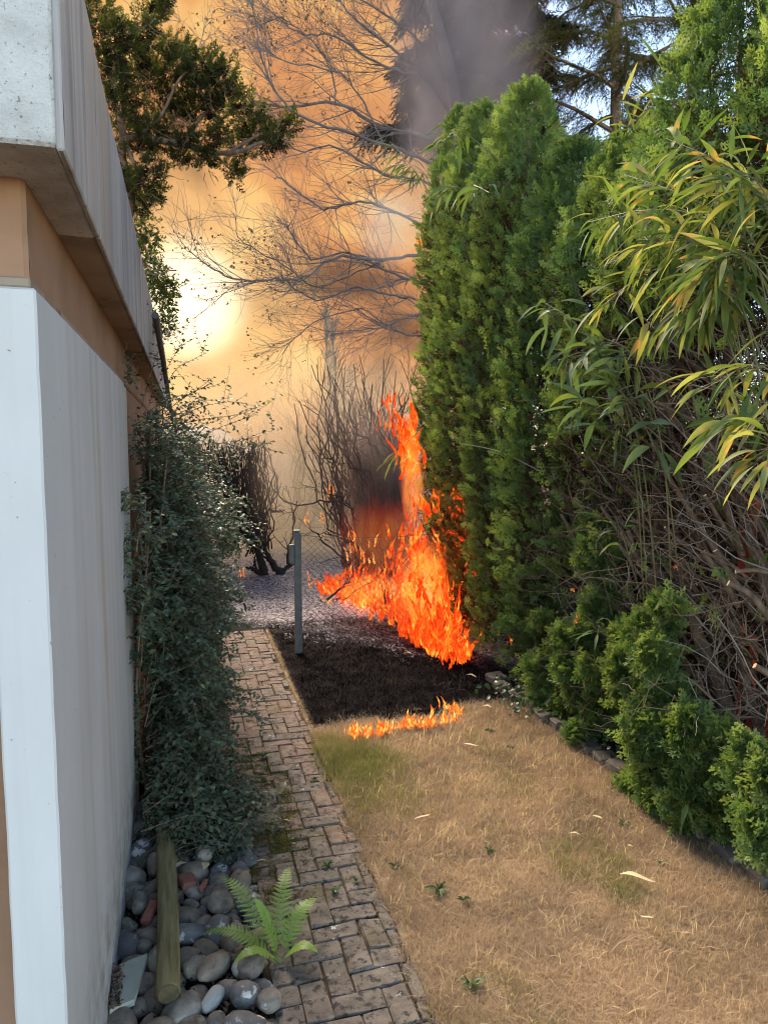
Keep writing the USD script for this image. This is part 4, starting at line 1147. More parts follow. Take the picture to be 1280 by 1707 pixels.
# red boards behind the bare stems
for (u0, u1, v0, v1, x, lab) in ((1222, 1236, 1040, 1290, 2.46, "narrow red upright board showing low between the bare stems"), (1238, 1258, 1060, 1290, 2.46, "second red upright board right of the narrow one"),
                                 (1272, 1300, 1150, 1290, 2.46, "red board cut by the right picture edge"), (1228, 1262, 830, 960, 2.46, "red board showing higher up behind the bare stems")):
    a_, b_ = on_x(u0, v1, x), on_x(u1, v0, x)
    single("red_board", cham_box(x, x + 0.02, min(a_[1], b_[1]), max(a_[1], b_[1]), min(a_[2], b_[2]), max(a_[2], b_[2]), 0.003), "red_board", lab, "board")

# ivy under the hedge
def leafy(name, label, cat, spots, m, seed, L=0.035, W=0.032, per=26):
    r = np.random.default_rng(seed)
    t = thing(name, label, cat, spots[0])
    p = np.vstack([np.asarray(s) + r.normal(0, 1, (per, 3)) * [0.05, 0.08, 0.035] for s in spots])
    p[:, 2] = np.maximum(p[:, 2], 0.015)
    a_ = unit(r.normal(0, 1, p.shape) + [-0.6, -0.6, -0.1])
    z = a_; hint = np.array([-0.3, -0.4, 0.9]) + r.normal(0, 0.3, p.shape)
    x_ = unit(np.cross(hint, z)); mm = np.stack([x_, np.cross(z, x_), z], -1)
    instancer("foliage", [(oval_leaf(L, W, 0.15, 0.2), m)], p, mm, r.uniform(0.6, 1.2, len(p)), np.zeros(len(p)), t)
    mb = MB()
    for s in spots:
        mb.add(tube(crooked(r, np.asarray(s) * [1, 1, 0], [-0.3, -0.3, 1], 0.12, 4, 0.3), 0.0018, 4))
    obj("stem", mb.get(), "twig_brown", t)


leafy("ivy", "dark glossy ivy low under the far part of the hedge", "ivy", [on_z(u, v, 0.07) for u, v in ((838, 1150), (858, 1165), (880, 1180), (850, 1140))], "ivy", 3)
leafy("ivy", "ivy creeping over the edging stones in the hedge's dark gap", "ivy", [on_z(u, v, 0.08) for u, v in ((985, 1215), (1005, 1235), (965, 1195))], "ivy", 4, per=18)


# ------------------------------------------------------------------ bamboo
def bamboo(label, base, stems, leaves, seed, mats_, L=(0.10, 0.17), W=0.020, droop=(0.3, 1.3), stem_m="bamboo_stem", fan=0.9, gdir=(0, 0, 0)):
    """stems: lists of (u, v, x); leaves grow in small fans at the nodes of the outer part of every stem; every leaf is a part"""
    t = thing("bamboo", label, "bamboo", base)
    r = np.random.default_rng(seed)
    Q = []
    for s in stems:
        q = catmull([on_x(*a_) for a_ in s], 7)
        Q.append(q)
        obj("cane", tube(q, np.linspace(0.0042, 0.0014, len(q)), 6), stem_m, t, smooth=True)
    mb = MB()
    for k in range(leaves):
        q = Q[k % len(Q)]
        s = r.uniform(0.35, 1.0) ** 0.75
        i = min(int(s * (len(q) - 1)), len(q) - 2)
        tan = unit(q[i + 1] - q[i])
        p0 = q[i] + r.normal(0, 0.012, 3)
        d = unit(tan * r.uniform(0.2, 1.0) + r.normal(0, fan, 3) * [1, 1, 0.7] + np.asarray(gdir))
        st = r.uniform(0.02, 0.09)
        p1 = p0 + d * st + [0, 0, -0.01]
        mb.add(tube([p0, (p0 + p1) / 2 + [0, 0, 0.004], p1], [0.0012, 0.001, 0.0008], 4, False))
        ln = r.uniform(*L)
        obj("leaf", blade_leaf(r, p1, d, ln, W * r.uniform(0.75, 1.2) * (ln / np.mean(L)) ** 0.5, r.uniform(*droop)), mats_[r.integers(len(mats_))], t, smooth=60)
    obj("leaf_stalks", mb.get(), stem_m, t, kind="stuff")
    return t


ramp_mat("bamboo_stem", [(0.3, (0.10, 0.095, 0.04)), (0.7, (0.19, 0.165, 0.075))], scale=20, rough=0.5, bump=0.05)
YG = ["bamboo_yellow", "bamboo_yellow", "bamboo", "bamboo", "bamboo"]
bamboo("large yellow green bamboo arching over the hedge at upper right", (2.2, 1.6, 0),
       [[(1330, 700, 1.95), (1260, 480, 1.9), (1180, 400, 1.85), (1060, 400, 1.8)], [(1320, 600, 1.9), (1240, 400, 1.85), (1150, 330, 1.8), (1040, 290, 1.8)],
        [(1330, 520, 1.85), (1270, 330, 1.8), (1200, 270, 1.75), (1110, 230, 1.75)], [(1330, 640, 1.9), (1270, 430, 1.85), (1200, 350, 1.8), (1120, 430, 1.75)],
        [(1330, 560, 1.8), (1300, 400, 1.75), (1260, 300, 1.7), (1190, 300, 1.7)], [(1340, 600, 1.8), (1290, 480, 1.75), (1220, 420, 1.7), (1150, 470, 1.7)]],
       270, 201, YG, L=(0.10, 0.19), W=0.0215, fan=1.15, gdir=(-0.15, -0.1, -0.1), droop=(0.2, 1.6))
bamboo("green and yellow bamboo hanging below the large one over the brown stems", (2.3, 1.9, 0),
       [[(1240, 620, 2.05), (1200, 440, 2.0), (1120, 400, 1.95), (1010, 440, 1.9)], [(1250, 640, 2.0), (1180, 470, 1.98), (1090, 450, 1.92), (990, 520, 1.88)], [(1270, 600, 2.0), (1180, 380, 1.95), (1080, 350, 1.9), (980, 370, 1.88)],
        [(1260, 700, 1.98), (1200, 540, 1.95), (1150, 500, 1.9), (1080, 540, 1.86)], [(1280, 700, 1.95), (1240, 520, 1.9), (1200, 480, 1.86), (1150, 540, 1.84)], [(1290, 640, 1.9), (1270, 470, 1.86), (1230, 400, 1.84), (1200, 480, 1.8)]],
       285, 211, ["bamboo", "bamboo", "bamboo_yellow"], L=(0.10, 0.19), W=0.022, fan=1.05, gdir=(-0.2, -0.15, -0.25), droop=(0.4, 1.7))
bamboo("yellow bamboo spray at the right picture edge above the bare stems", (2.1, 1.5, 0),
       [[(1350, 800, 1.8), (1300, 640, 1.75), (1250, 610, 1.7), (1190, 640, 1.7)], [(1350, 760, 1.75), (1310, 650, 1.7), (1270, 680, 1.7), (1210, 700, 1.68)], [(1360, 860, 1.75), (1320, 760, 1.7), (1280, 740, 1.65)]],
       85, 202, YG, L=(0.10, 0.18), W=0.021, fan=0.9, gdir=(-0.4, 0.1, -0.3), droop=(0.5, 1.6))
bamboo("bluish green bamboo in front of the brown gap in the hedge", (2.2, 2.5, 0),
       [[(1075, 1040, 2.2), (1060, 800, 2.1), (1030, 640, 2.0), (960, 540, 1.95), (900, 500, 1.92)], [(1100, 1050, 2.2), (1075, 800, 2.1), (1040, 660, 2.0), (985, 590, 1.95), (930, 600, 1.92)],
        [(1080, 1000, 2.2), (1060, 760, 2.1), (1010, 690, 2.0), (950, 660, 1.95)], [(1120, 1000, 2.2), (1105, 760, 2.05), (1060, 600, 1.98), (1000, 560, 1.94)],
        [(1130, 950, 2.2), (1110, 800, 2.1), (1070, 700, 2.0), (1040, 640, 1.95)]],
       120, 203, ["bamboo_blue", "bamboo_blue", "bamboo"], L=(0.12, 0.20), W=0.030, fan=0.85, gdir=(-0.35, -0.1, -0.25), droop=(0.3, 1.6))
bamboo("small bamboo shoot low in the hedge with three pale leaves", (2.2, 2.6, 0), [[(1070, 1000, 2.2), (1040, 900, 2.1), (1025, 860, 2.05)], [(1050, 1080, 2.15), (1010, 1060, 2.05), (985, 1040, 2.0)]],
       16, 204, ["bamboo_blue", "bamboo"], L=(0.09, 0.15), W=0.018, fan=0.7, gdir=(-0.4, 0, 0), droop=(0.3, 1.2))
bamboo("dark bamboo tips hanging over the far end of the hedge", (2.4, 5.6, 0),
       [[(760, 420, 2.35), (715, 320, 2.15), (680, 270, 2.0), (650, 235, 1.95)], [(760, 380, 2.3), (720, 310, 2.1), (690, 275, 2.0), (640, 275, 1.95)]],
       60, 205, ["bamboo_blue", "bamboo"], L=(0.12, 0.22), W=0.014, fan=0.5, gdir=(-0.35, 0, -0.35), droop=(0.6, 1.5))
bamboo("light bamboo sprig before the far end of the hedge", (2.4, 4.6, 0),
       [[(830, 430, 2.3), (790, 350, 2.0), (760, 310, 1.9), (725, 330, 1.85)], [(830, 430, 2.3), (800, 340, 2.0), (790, 310, 1.9), (815, 320, 1.85)], [(860, 290, 2.3), (770, 220, 2.0), (735, 240, 1.9)]],
       34, 206, ["bamboo_blue", "bamboo"], L=(0.12, 0.22), W=0.026, fan=0.65, gdir=(-0.2, 0, -0.35), droop=(0.5, 1.5))
bamboo("narrow bamboo shoot singed by the flames at the burning end", (2.2, 5.7, 0), [[(730, 960, 2.2), (715, 830, 2.05), (690, 750, 1.95), (660, 760, 1.9)], [(740, 1000, 2.2), (720, 900, 2.0), (700, 930, 1.95)]],
       34, 207, ["bamboo", "bamboo_yellow"], L=(0.14, 0.26), W=0.016, fan=0.5, gdir=(-0.3, 0, -0.3), droop=(0.5, 1.4))
bamboo("bamboo tips rising behind the tall dark thuja", (2.9, 3.4, 0), [[(1090, 420, 2.7), (1060, 250, 2.6), (1030, 185, 2.5)], [(1080, 330, 2.7), (1050, 240, 2.6), (1080, 180, 2.5)], [(1110, 300, 2.7), (1100, 200, 2.6), (1110, 130, 2.5)]],
       46, 208, YG, L=(0.13, 0.24), W=0.022, fan=0.7, gdir=(-0.1, 0, 0.0), droop=(0.2, 0.9))
bamboo("short bamboo blade growing at the foot of the small green tuft", (2.0, 2.35, 0), [[(1150, 1370, 2.03), (1150, 1345, 2.0), (1160, 1325, 1.97)], [(1140, 1340, 2.03), (1130, 1320, 2.0)]],
       5, 209, ["bamboo"], L=(0.09, 0.13), W=0.018, fan=0.5, gdir=(-0.3, -0.3, -0.4), droop=(0.8, 1.5))


# ------------------------------------------------------------------ the evergreen shrub along the house wall
shrub = thing("evergreen_shrub", "dense small leaved evergreen shrub spilling along the house wall", "shrub", (-0.15, 3.6, 0))
rng = np.random.default_rng(301)
STEM, LP, LD, LS = MB(), [], [], []


def leafy_stem(q, r0, start, step, size, flat=0.0):
    STEM.add(tube(q, np.linspace(r0, 0.0008, len(q)), 4, False))
    seg = np.linalg.norm(np.diff(q, axis=0), axis=1); tot = seg.sum(); cum = np.concatenate([[0], np.cumsum(seg)])
    s = np.arange(start * tot, tot, step)
    if not len(s):
        return
    pos = np.stack([np.interp(s, cum, q[:, k]) for k in range(3)], 1)
    tan = unit(np.stack([np.interp(s + 0.01, cum, q[:, k]) - np.interp(s - 0.01, cum, q[:, k]) for k in range(3)], 1) + 1e-9)
    side = unit(np.cross(tan, np.array([0, 0, 1.0]) + rng.normal(0, 0.25, (len(s), 3))))
    sg = np.where(np.arange(len(s)) % 2 == 0, 1, -1)[:, None]
    d = unit(side * sg + tan * 0.55 + rng.normal(0, 0.28, (len(s), 3)))
    LP.append(pos); LD.append(d); LS.append(rng.uniform(0.7, 1.25, len(s)) * size)


# main woody stems against the wall
roots = [np.array([-0.21, y_, -0.03]) for y_ in (3.45, 3.6, 3.85, 4.1, 4.5, 4.9, 5.4)]
for k, r0 in enumerate(roots):
    for s in range(3):
        top = r0 + [rng.uniform(0.0, 0.14), rng.uniform(-0.25, 0.35), rng.uniform(1.1, 1.95)]
        q = catmull([r0, r0 + (top - r0) * 0.4 + rng.normal(0, 0.05, 3), top], 6)
        q[:, 0] = np.maximum(q[:, 0], -0.265)
        obj("stem", tube(q, np.linspace(0.010, 0.004, len(q)), 6), "twig_brown", shrub, smooth=True)
ELL = [((-.03, 4.0, 1.55), (.22, .75, .35), 90), ((.02, 4.3, 1.25), (.34, 1.0, .4), 160), ((-.02, 3.75, 1.05), (.25, .65, .42), 150), ((.0, 3.55, .75), (.22, .55, .38), 130),
       ((.06, 4.2, .75), (.24, .8, .4), 110), ((.02, 3.5, .42), (.2, .45, .30), 90), ((.10, 4.1, .35), (.16, .7, .28), 90), ((.0, 5.4, 1.3), (.42, .9, .5), 120), ((.0, 5.2, .6), (.3, .8, .5), 60), ((-.12, 3.12, 1.05), (.10, .22, .35), 26), ((.0, 3.25, .22), (.18, .25, .16), 40), ((.14, 3.7, .30), (.16, .35, .22), 45), ((.13, 4.1, .75), (.2, .5, .3), 55), ((.10, 3.0, .12), (.12, .20, .08), 26), ((.18, 2.88, .06), (.09, .16, .05), 26), ((.22, 3.2, .10), (.12, .3, .09), 40), ((.22, 4.6, 1.15), (.22, .6, .3), 60)]
for cpt, rr, n in ELL:
    for _ in range(int(n * 0.74)):
        d = unit(rng.normal(0, 1, 3) + [0.35, -0.35, 0.1])
        tip = np.array(cpt) + d * rr * rng.uniform(0.55, 1.0) * (0.55 + 0.9 * noise(d * 1.8 + np.array(cpt), 4))
        tip[0] = max(tip[0], -0.235); tip[2] = max(tip[2], 0.06)
        st = np.array([-0.20, cpt[1] + rng.uniform(-0.2, 0.3), max(0.02, tip[2] + rng.uniform(-0.35, 0.15))])
        st = tip + (st - tip) * min(1, rng.uniform(0.3, 0.55) / (np.linalg.norm(st - tip) + 1e-6))
        q = catmull([st, (st + tip) / 2 + [0, 0, rng.uniform(0.02, 0.10)], tip + [0, 0, -0.02]], 5)
        q[:, 0] = np.maximum(q[:, 0], -0.24)
        leafy_stem(q, 0.0022, 0.12, 0.016, 1.0)
        for _k in range(3):
            j = rng.integers(3, len(q) - 1)
            q2 = crooked(rng, q[j], unit(q[j] - q[j - 1] + rng.normal(0, 0.6, 3)), rng.uniform(0.08, 0.2), 4, 0.15, (0, 0, -0.3))
            q2[:, 0] = np.maximum(q2[:, 0], -0.24); q2[:, 2] = np.maximum(q2[:, 2], 0.02)
            leafy_stem(q2, 0.0014, 0.05, 0.016, 1.0)
# long open sprays reaching out against the smoke, and hanging sprigs in front of the white wall
LONG = [[(250, 720, -.05), (330, 700, .0), (400, 690, .03), (445, 668, .06)], [(270, 740, -.05), (350, 740, .0), (420, 730, .05), (468, 712, .09)], [(255, 690, -.08), (290, 620, -.05), (320, 600, -.03), (350, 585, -.02)],
        [(240, 690, -.08), (275, 620, -.06), (300, 580, -.05), (325, 562, -.04)], [(260, 700, -.06), (310, 660, -.03), (350, 640, .0), (348, 632, .0)], [(235, 680, -.1), (262, 590, -.08), (285, 550, -.07)],
        [(280, 760, -.02), (350, 720, .02), (400, 700, .05), (430, 690, .07)], [(215, 640, -.15), (205, 590, -.14), (180, 560, -.14)], [(225, 640, -.15), (235, 570, -.12), (240, 520, -.12)],
        [(300, 760, 0), (380, 750, .05), (440, 740, .08), (455, 735, .1)], [(260, 720, -.04), (330, 680, .0), (380, 670, .02), (410, 672, .04)], [(250, 700, -.05), (300, 690, -.03), (340, 665, 0)]]
for s in LONG:
    q = catmull([on_x(u, v, x) if abs(x) > 0.012 else on_y(u, v, 4.3) for u, v, x in s], 6)
    # keep the depth sensible: the sprays grow from the shrub's top at about 4 to 5 m
    q = catmull([on_y(u, v, 4.15 + 0.12 * k) for k, (u, v, x) in enumerate(s)], 6)
    leafy_stem(q, 0.0026, 0.1, 0.020, 1.0)
    for _k in range(5):
        j = rng.integers(4, len(q) - 2)
        leafy_stem(crooked(rng, q[j], unit(q[j + 1] - q[j] + rng.normal(0, 0.5, 3) + [0, 0, 0.2]), rng.uniform(0.1, 0.28), 5, 0.1), 0.0013, 0.1, 0.019, 0.95)
HANG = [[(250, 860, 3.3), (215, 830, 3.1), (180, 825, 3.0), (176, 855, 2.98)], [(250, 980, 3.3), (215, 985, 3.12), (186, 985, 3.05), (184, 1005, 3.04)], [(255, 1090, 3.4), (220, 1085, 3.2), (208, 1100, 3.16)],
        [(235, 1120, 3.35), (215, 1170, 3.3), (214, 1230, 3.26), (222, 1290, 3.24)], [(205, 900, 3.1), (190, 905, 3.05), (186, 950, 3.04)], [(205, 640, 3.45), (185, 620, 3.4), (180, 590, 3.42)],
        [(300, 1200, 3.3), (350, 1240, 3.1), (385, 1290, 3.0)], [(300, 1310, 3.2), (262, 1345, 3.05), (240, 1350, 3.0), (245, 1385, 2.98)], [(320, 1330, 3.1), (370, 1390, 2.9), (400, 1440, 2.8), (360, 1470, 2.75)],
        [(330, 1350, 3.1), (400, 1370, 2.95), (440, 1380, 2.9), (470, 1365, 2.9)], [(320, 1380, 3.0), (340, 1420, 2.85), (380, 1450, 2.75), (420, 1440, 2.75)], [(330, 1330, 3.1), (360, 1350, 3.0), (420, 1340, 2.95)],
        [(340, 1290, 3.2), (390, 1300, 3.1), (420, 1330, 3.0)], [(360, 1180, 3.6), (420, 1190, 3.5), (440, 1205, 3.45)], [(350, 1130, 3.9), (400, 1150, 3.7), (450, 1165, 3.6)], [(330, 1390, 2.95), (350, 1440, 2.8), (345, 1470, 2.75)],
        [(300, 1250, 3.3), (340, 1300, 3.1), (360, 1340, 3.0), (330, 1370, 2.95)], [(355, 1000, 4.2), (385, 985, 4.1), (410, 1000, 4.05)]]
for s in HANG:
    for rep in range(2):
        q = catmull([on_y(u + rng.normal(0, 6 * rep), v + rng.normal(0, 8 * rep), y_) for u, v, y_ in s], 6)
        q[:, 2] = np.maximum(q[:, 2], 0.025)
        q[:, 0] = np.maximum(q[:, 0], -0.238)
        leafy_stem(q, 0.0018, 0.1, 0.0135, 0.95)
        for _k in range(3):
            j = rng.integers(3, len(q) - 1)
            q2 = crooked(rng, q[j], unit(q[j] - q[j - 1] + rng.normal(0, 0.6, 3)), rng.uniform(0.05, 0.13), 4, 0.15)
            q2[:, 2] = np.maximum(q2[:, 2], 0.02); q2[:, 0] = np.maximum(q2[:, 0], -0.238)
            leafy_stem(q2, 0.0012, 0.1, 0.0125, 0.9)
LP, LD, LS = np.vstack(LP), np.vstack(LD), np.concatenate(LS)
hint = np.array([0.15, -0.25, 1.0]) + rng.normal(0, 0.35, LP.shape)
xx_ = unit(np.cross(hint, LD)); LM = np.stack([xx_, np.cross(LD, xx_), LD], -1)
obj("twigs", STEM.get(), "twig_brown", shrub, kind="stuff")
leafmesh = [oval_leaf(0.027, 0.0175, 0.22, 0.15), oval_leaf(0.023, 0.0145, 0.3, 0.3)]
near = np.argsort(np.linalg.norm(LP - Cam, axis=1))[:300]
rest = np.setdiff1d(np.arange(len(LP)), near)
for k in near:
    v, f = leafmesh[k % 2]
    obj("leaf", (v * LS[k] @ LM[k].T + LP[k], f), "cotoneaster_light" if rng.random() < 0.3 else "cotoneaster", shrub)
pid = np.where(rng.random(len(rest)) < 0.09, 2, rng.integers(0, 2, len(rest)))
instancer("foliage", [(leafmesh[0], "cotoneaster"), (leafmesh[1], "cotoneaster"), (leafmesh[0], "cotoneaster_light")], LP[rest], LM[rest], LS[rest], pid, shrub)
print("shrub leaves", len(LP))


# ------------------------------------------------------------------ plants on the roof: juniper and hanging greenery
jun = thing("juniper", "dark juniper leaning out over the balcony parapet against orange smoke", "juniper", (-0.6, 4.0, 2.6))
rng = np.random.default_rng(401)
CL = [(160, 25, 38), (190, 60, 42), (170, 100, 40), (255, 25, 30), (272, 10, 18), (235, 60, 35), (215, 95, 48), (300, 85, 32), (290, 110, 42), (335, 115, 42), (300, 150, 52), (250, 140, 45), (360, 130, 40), (380, 165, 42), (340, 180, 48), (290, 195, 45),
      (410, 195, 40), (435, 225, 36), (475, 208, 24), (455, 240, 26), (400, 240, 38), (390, 285, 26), (200, 170, 45), (215, 215, 45), (235, 255, 42), (250, 300, 36), (245, 335, 30), (260, 225, 40), (310, 235, 32), (350, 230, 36), (300, 265, 26), (345, 270, 22), (215, 300, 35), (225, 340, 30), (190, 130, 40)]
tr = catmull([[-0.45, 4.2, 2.5], [-0.25, 4.1, 2.9], on_y(205, 235, 4.0), on_y(300, 240, 3.95), on_y(380, 255, 3.9), on_y(440, 235, 3.9)], 6)
obj("trunk", tube(tr, np.linspace(0.030, 0.008, len(tr)), 8), "bark_brown", jun, smooth=True)
for a_ in ([(215, 235), (250, 210), (270, 190), (300, 130), (330, 110)], [(210, 230), (190, 150), (200, 80), (260, 30)], [(205, 235), (180, 120), (165, 40)], [(300, 240), (340, 190), (375, 165)], [(210, 240), (235, 300), (250, 335)], [(380, 255), (430, 225), (480, 205)], [(330, 245), (360, 260), (392, 290)]):
    q = catmull([on_y(u, v, 4.0 - 0.05 * k) for k, (u, v) in enumerate(a_)], 5)
    obj("branch", tube(q, np.linspace(0.012, 0.004, len(q)), 6), "bark_brown", jun, smooth=True)
jp, ja, jd = [], [], []
twm = MB()
for (u, v, rp) in CL:
    cpt = on_y(u, v, 3.95 + rng.uniform(-0.25, 0.3))
    r = rp / FPX * np.linalg.norm(cpt - Cam) * 1.0
    k = int(120 * (r / 0.15) ** 2) + 15
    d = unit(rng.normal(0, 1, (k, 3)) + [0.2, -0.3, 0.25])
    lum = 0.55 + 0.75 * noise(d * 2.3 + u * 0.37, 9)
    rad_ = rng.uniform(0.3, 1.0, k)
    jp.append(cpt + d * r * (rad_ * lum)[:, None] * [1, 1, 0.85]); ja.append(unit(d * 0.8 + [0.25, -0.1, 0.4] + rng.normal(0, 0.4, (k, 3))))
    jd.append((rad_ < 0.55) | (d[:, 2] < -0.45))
    for _ in range(7):
        q = crooked(rng, cpt + rng.normal(0, r * 0.4, 3), rng.normal(0, 1, 3), r * 1.1, 5, 0.35)
        twm.add(tube(q, np.linspace(0.0022, 0.0008, 6), 4, False))
jp, ja, jd = np.vstack(jp), np.vstack(ja), np.concatenate(jd)
JS = [spray(30 + s, 0.085, 7, 3, 0.006, ang=38, droop=0.1, spread=0.5) for s in range(3)]
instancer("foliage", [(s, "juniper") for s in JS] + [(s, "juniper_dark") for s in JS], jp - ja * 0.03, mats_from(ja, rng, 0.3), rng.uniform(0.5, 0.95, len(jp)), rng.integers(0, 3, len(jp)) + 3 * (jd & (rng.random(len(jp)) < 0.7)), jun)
obj("twigs", twm.get(), "bark_brown", jun, kind="stuff")

hang = thing("hanging_greenery", "dark creeping greenery hanging over the far end of the parapet", "creeper", (-0.2, 5.2, 2.5))
hp, ha = [], []
hm = MB()
for (u, v, rp) in ((232, 385, 22), (238, 420, 20), (246, 445, 22), (256, 470, 22), (268, 490, 26), (275, 515, 22), (272, 540, 16), (225, 360, 25), (262, 455, 16), (250, 400, 14), (280, 480, 14)):
    cpt = on_y(u, v, 5.3 + rng.uniform(-0.3, 0.3)); r = rp / FPX * 5.5
    k = 110
    d = unit(rng.normal(0, 1, (k, 3)))
    hp.append(cpt + d * r * rng.uniform(0.3, 1.05, (k, 1))); ha.append(unit(d + rng.normal(0, 0.5, (k, 3)) + [0, 0, -0.3]))
    hm.add(tube(crooked(rng, cpt - [0.15, 0, -0.1], [0.6, -0.2, -0.5], 0.3, 5, 0.3), 0.004, 4))
hp, ha = np.vstack(hp), np.vstack(ha)
instancer("foliage", [(oval_leaf(0.03, 0.016), "juniper"), (spray(40, 0.07, 6, 2, 0.006), "juniper"), (oval_leaf(0.03, 0.018), "cotoneaster")], hp, mats_from(ha, rng, 0.1), rng.uniform(0.7, 1.3, len(hp)), rng.integers(0, 3, len(hp)), hang)
obj("stem", hm.get(), "twig_brown", hang)


# ------------------------------------------------------------------ trees and burnt bushes beyond
def branching(rng, q, r0, mb, level, count, lens, wob, bend, up=0.0, rmin=0.0022, spread=0.75, tips=None):
    """side twigs along the polyline q"""
    for _ in range(count):
        s = rng.uniform(0.18, 1.0)
        i = min(int(s * (len(q) - 1)), len(q) - 2)
        tan = unit(q[i + 1] - q[i])
        d = unit(tan * 0.75 + rng.normal(0, spread, 3) + [0, 0, up])
        ln = rng.uniform(*lens) * (1.15 - 0.6 * s)
        q2 = crooked(rng, q[i], d, ln, 6, wob, bend)
        ra = max(rmin, r0 * (1 - 0.6 * s) * 0.42)
        mb.add(tube(q2, np.linspace(ra, rmin * 0.7, len(q2)), 4 if ra > 0.006 else 3, False))
        if tips is not None:
            tips.append((q2[-1], unit(q2[-1] - q2[-2])))
        if level > 0:
            branching(rng, q2, ra, mb, level - 1, max(2, count // 3), (lens[0] * 0.45, lens[1] * 0.5), wob, bend, up, rmin, spread, tips)


bt = thing("bare_tree", "leafless grey tree with long arching branches against the orange smoke", "tree", (3.4, 9.0, 0))
rng = np.random.default_rng(501)
tq = catmull([[3.75, 9.3, -0.1], [3.7, 9.2, 2.5], on_y(770, 300, 9.1), on_y(750, 120, 9.0), on_y(700, -60, 9.0)], 7)
obj("trunk", tube(tq, np.linspace(0.13, 0.05, len(tq)), 10), "bare_branch", bt, smooth=True)
BR = [([(765, 250), (700, 225), (640, 212), (560, 170), (480, 178), (410, 165), (360, 130), (310, 60)], .045), ([(765, 300), (700, 262), (640, 240), (560, 215), (480, 180), (440, 110), (424, 30), (420, -20)], .040),
      ([(768, 330), (700, 300), (640, 290), (560, 245), (500, 250), (450, 215)], .032), ([(770, 430), (700, 425), (640, 432), (560, 430), (505, 462), (440, 468), (390, 465), (345, 440), (312, 412)], .040),
      ([(770, 400), (680, 365), (610, 335), (540, 345), (470, 300), (440, 275)], .034), ([(772, 470), (700, 470), (640, 448), (580, 420), (520, 430), (475, 375), (460, 360)], .034),
      ([(770, 520), (700, 500), (650, 490), (590, 480), (530, 500), (480, 470), (440, 430)], .030), ([(770, 540), (700, 525), (640, 545), (560, 555)], .026), ([(770, 560), (690, 560), (640, 540), (600, 515), (520, 540), (470, 590)], .022),
      ([(760, 200), (700, 120), (640, 70), (580, 20), (540, -30)], .040), ([(705, 125), (640, 110), (560, 60), (500, 55), (440, 10)], .028), ([(755, 150), (690, 60), (620, 10), (560, -30)], .030),
      ([(560, 172), (550, 110), (510, 60), (470, 30), (430, 40)], .018), ([(640, 240), (600, 160), (560, 120), (470, 100), (430, 60)], .020), ([(640, 432), (560, 470), (520, 475), (470, 440), (400, 400), (392, 355)], .018),
      ([(745, 80), (690, 10), (650, -40)], .03)]
tips, TW = [], MB()
for k, (px, r0) in enumerate(BR):
    q = catmull([on_y(u, v, 9.1 - 0.09 * j * (1 if k % 2 else -1) * (0.6 + 0.1 * (k % 5))) for j, (u, v) in enumerate(px)], 6)
    q += rng.normal(0, 0.010, q.shape)
    obj("branch", tube(q, np.linspace(r0 * 0.62, 0.005, len(q)), 6), "bare_branch", bt, smooth=True)
    branching(rng, q, r0 * 0.62, TW, 1, 26, (0.5, 1.35), 0.12, (-0.25, 0, 0.15), 0.0, 0.0022, 0.45, tips)
obj("twigs", TW.get(), "bare_branch", bt, kind="stuff")
# withered leaves and pods hanging from twig tips at upper and lower left
pp = np.array([a for a, b in tips]); uvk = []
for a in pp:
    qv = a - Cam; cc = qv @ FW
    uvk.append((PW / 2 + FPX * (qv @ RT) / cc, PH / 2 - FPX * (qv @ UP) / cc))
uvk = np.array(uvk)
sel = ((uvk[:, 0] < 560) & (uvk[:, 1] < 200) & (rng.random(len(pp)) < 0.35)) | ((uvk[:, 0] < 460) & (uvk[:, 1] > 380) & (rng.random(len(pp)) < 0.35)) | (rng.random(len(pp)) < 0.03)
pp = np.repeat(pp[sel], 2, 0) + rng.normal(0, 0.025, (2 * sel.sum(), 3))
instancer("withered_leaves", [(oval_leaf(0.036, 0.027, 0.5, 0.6), "dry_leaf")], pp, Rotation.random(len(pp), random_state=8).as_matrix(), rng.uniform(0.5, 1.2, len(pp)), np.zeros(len(pp)), bt)


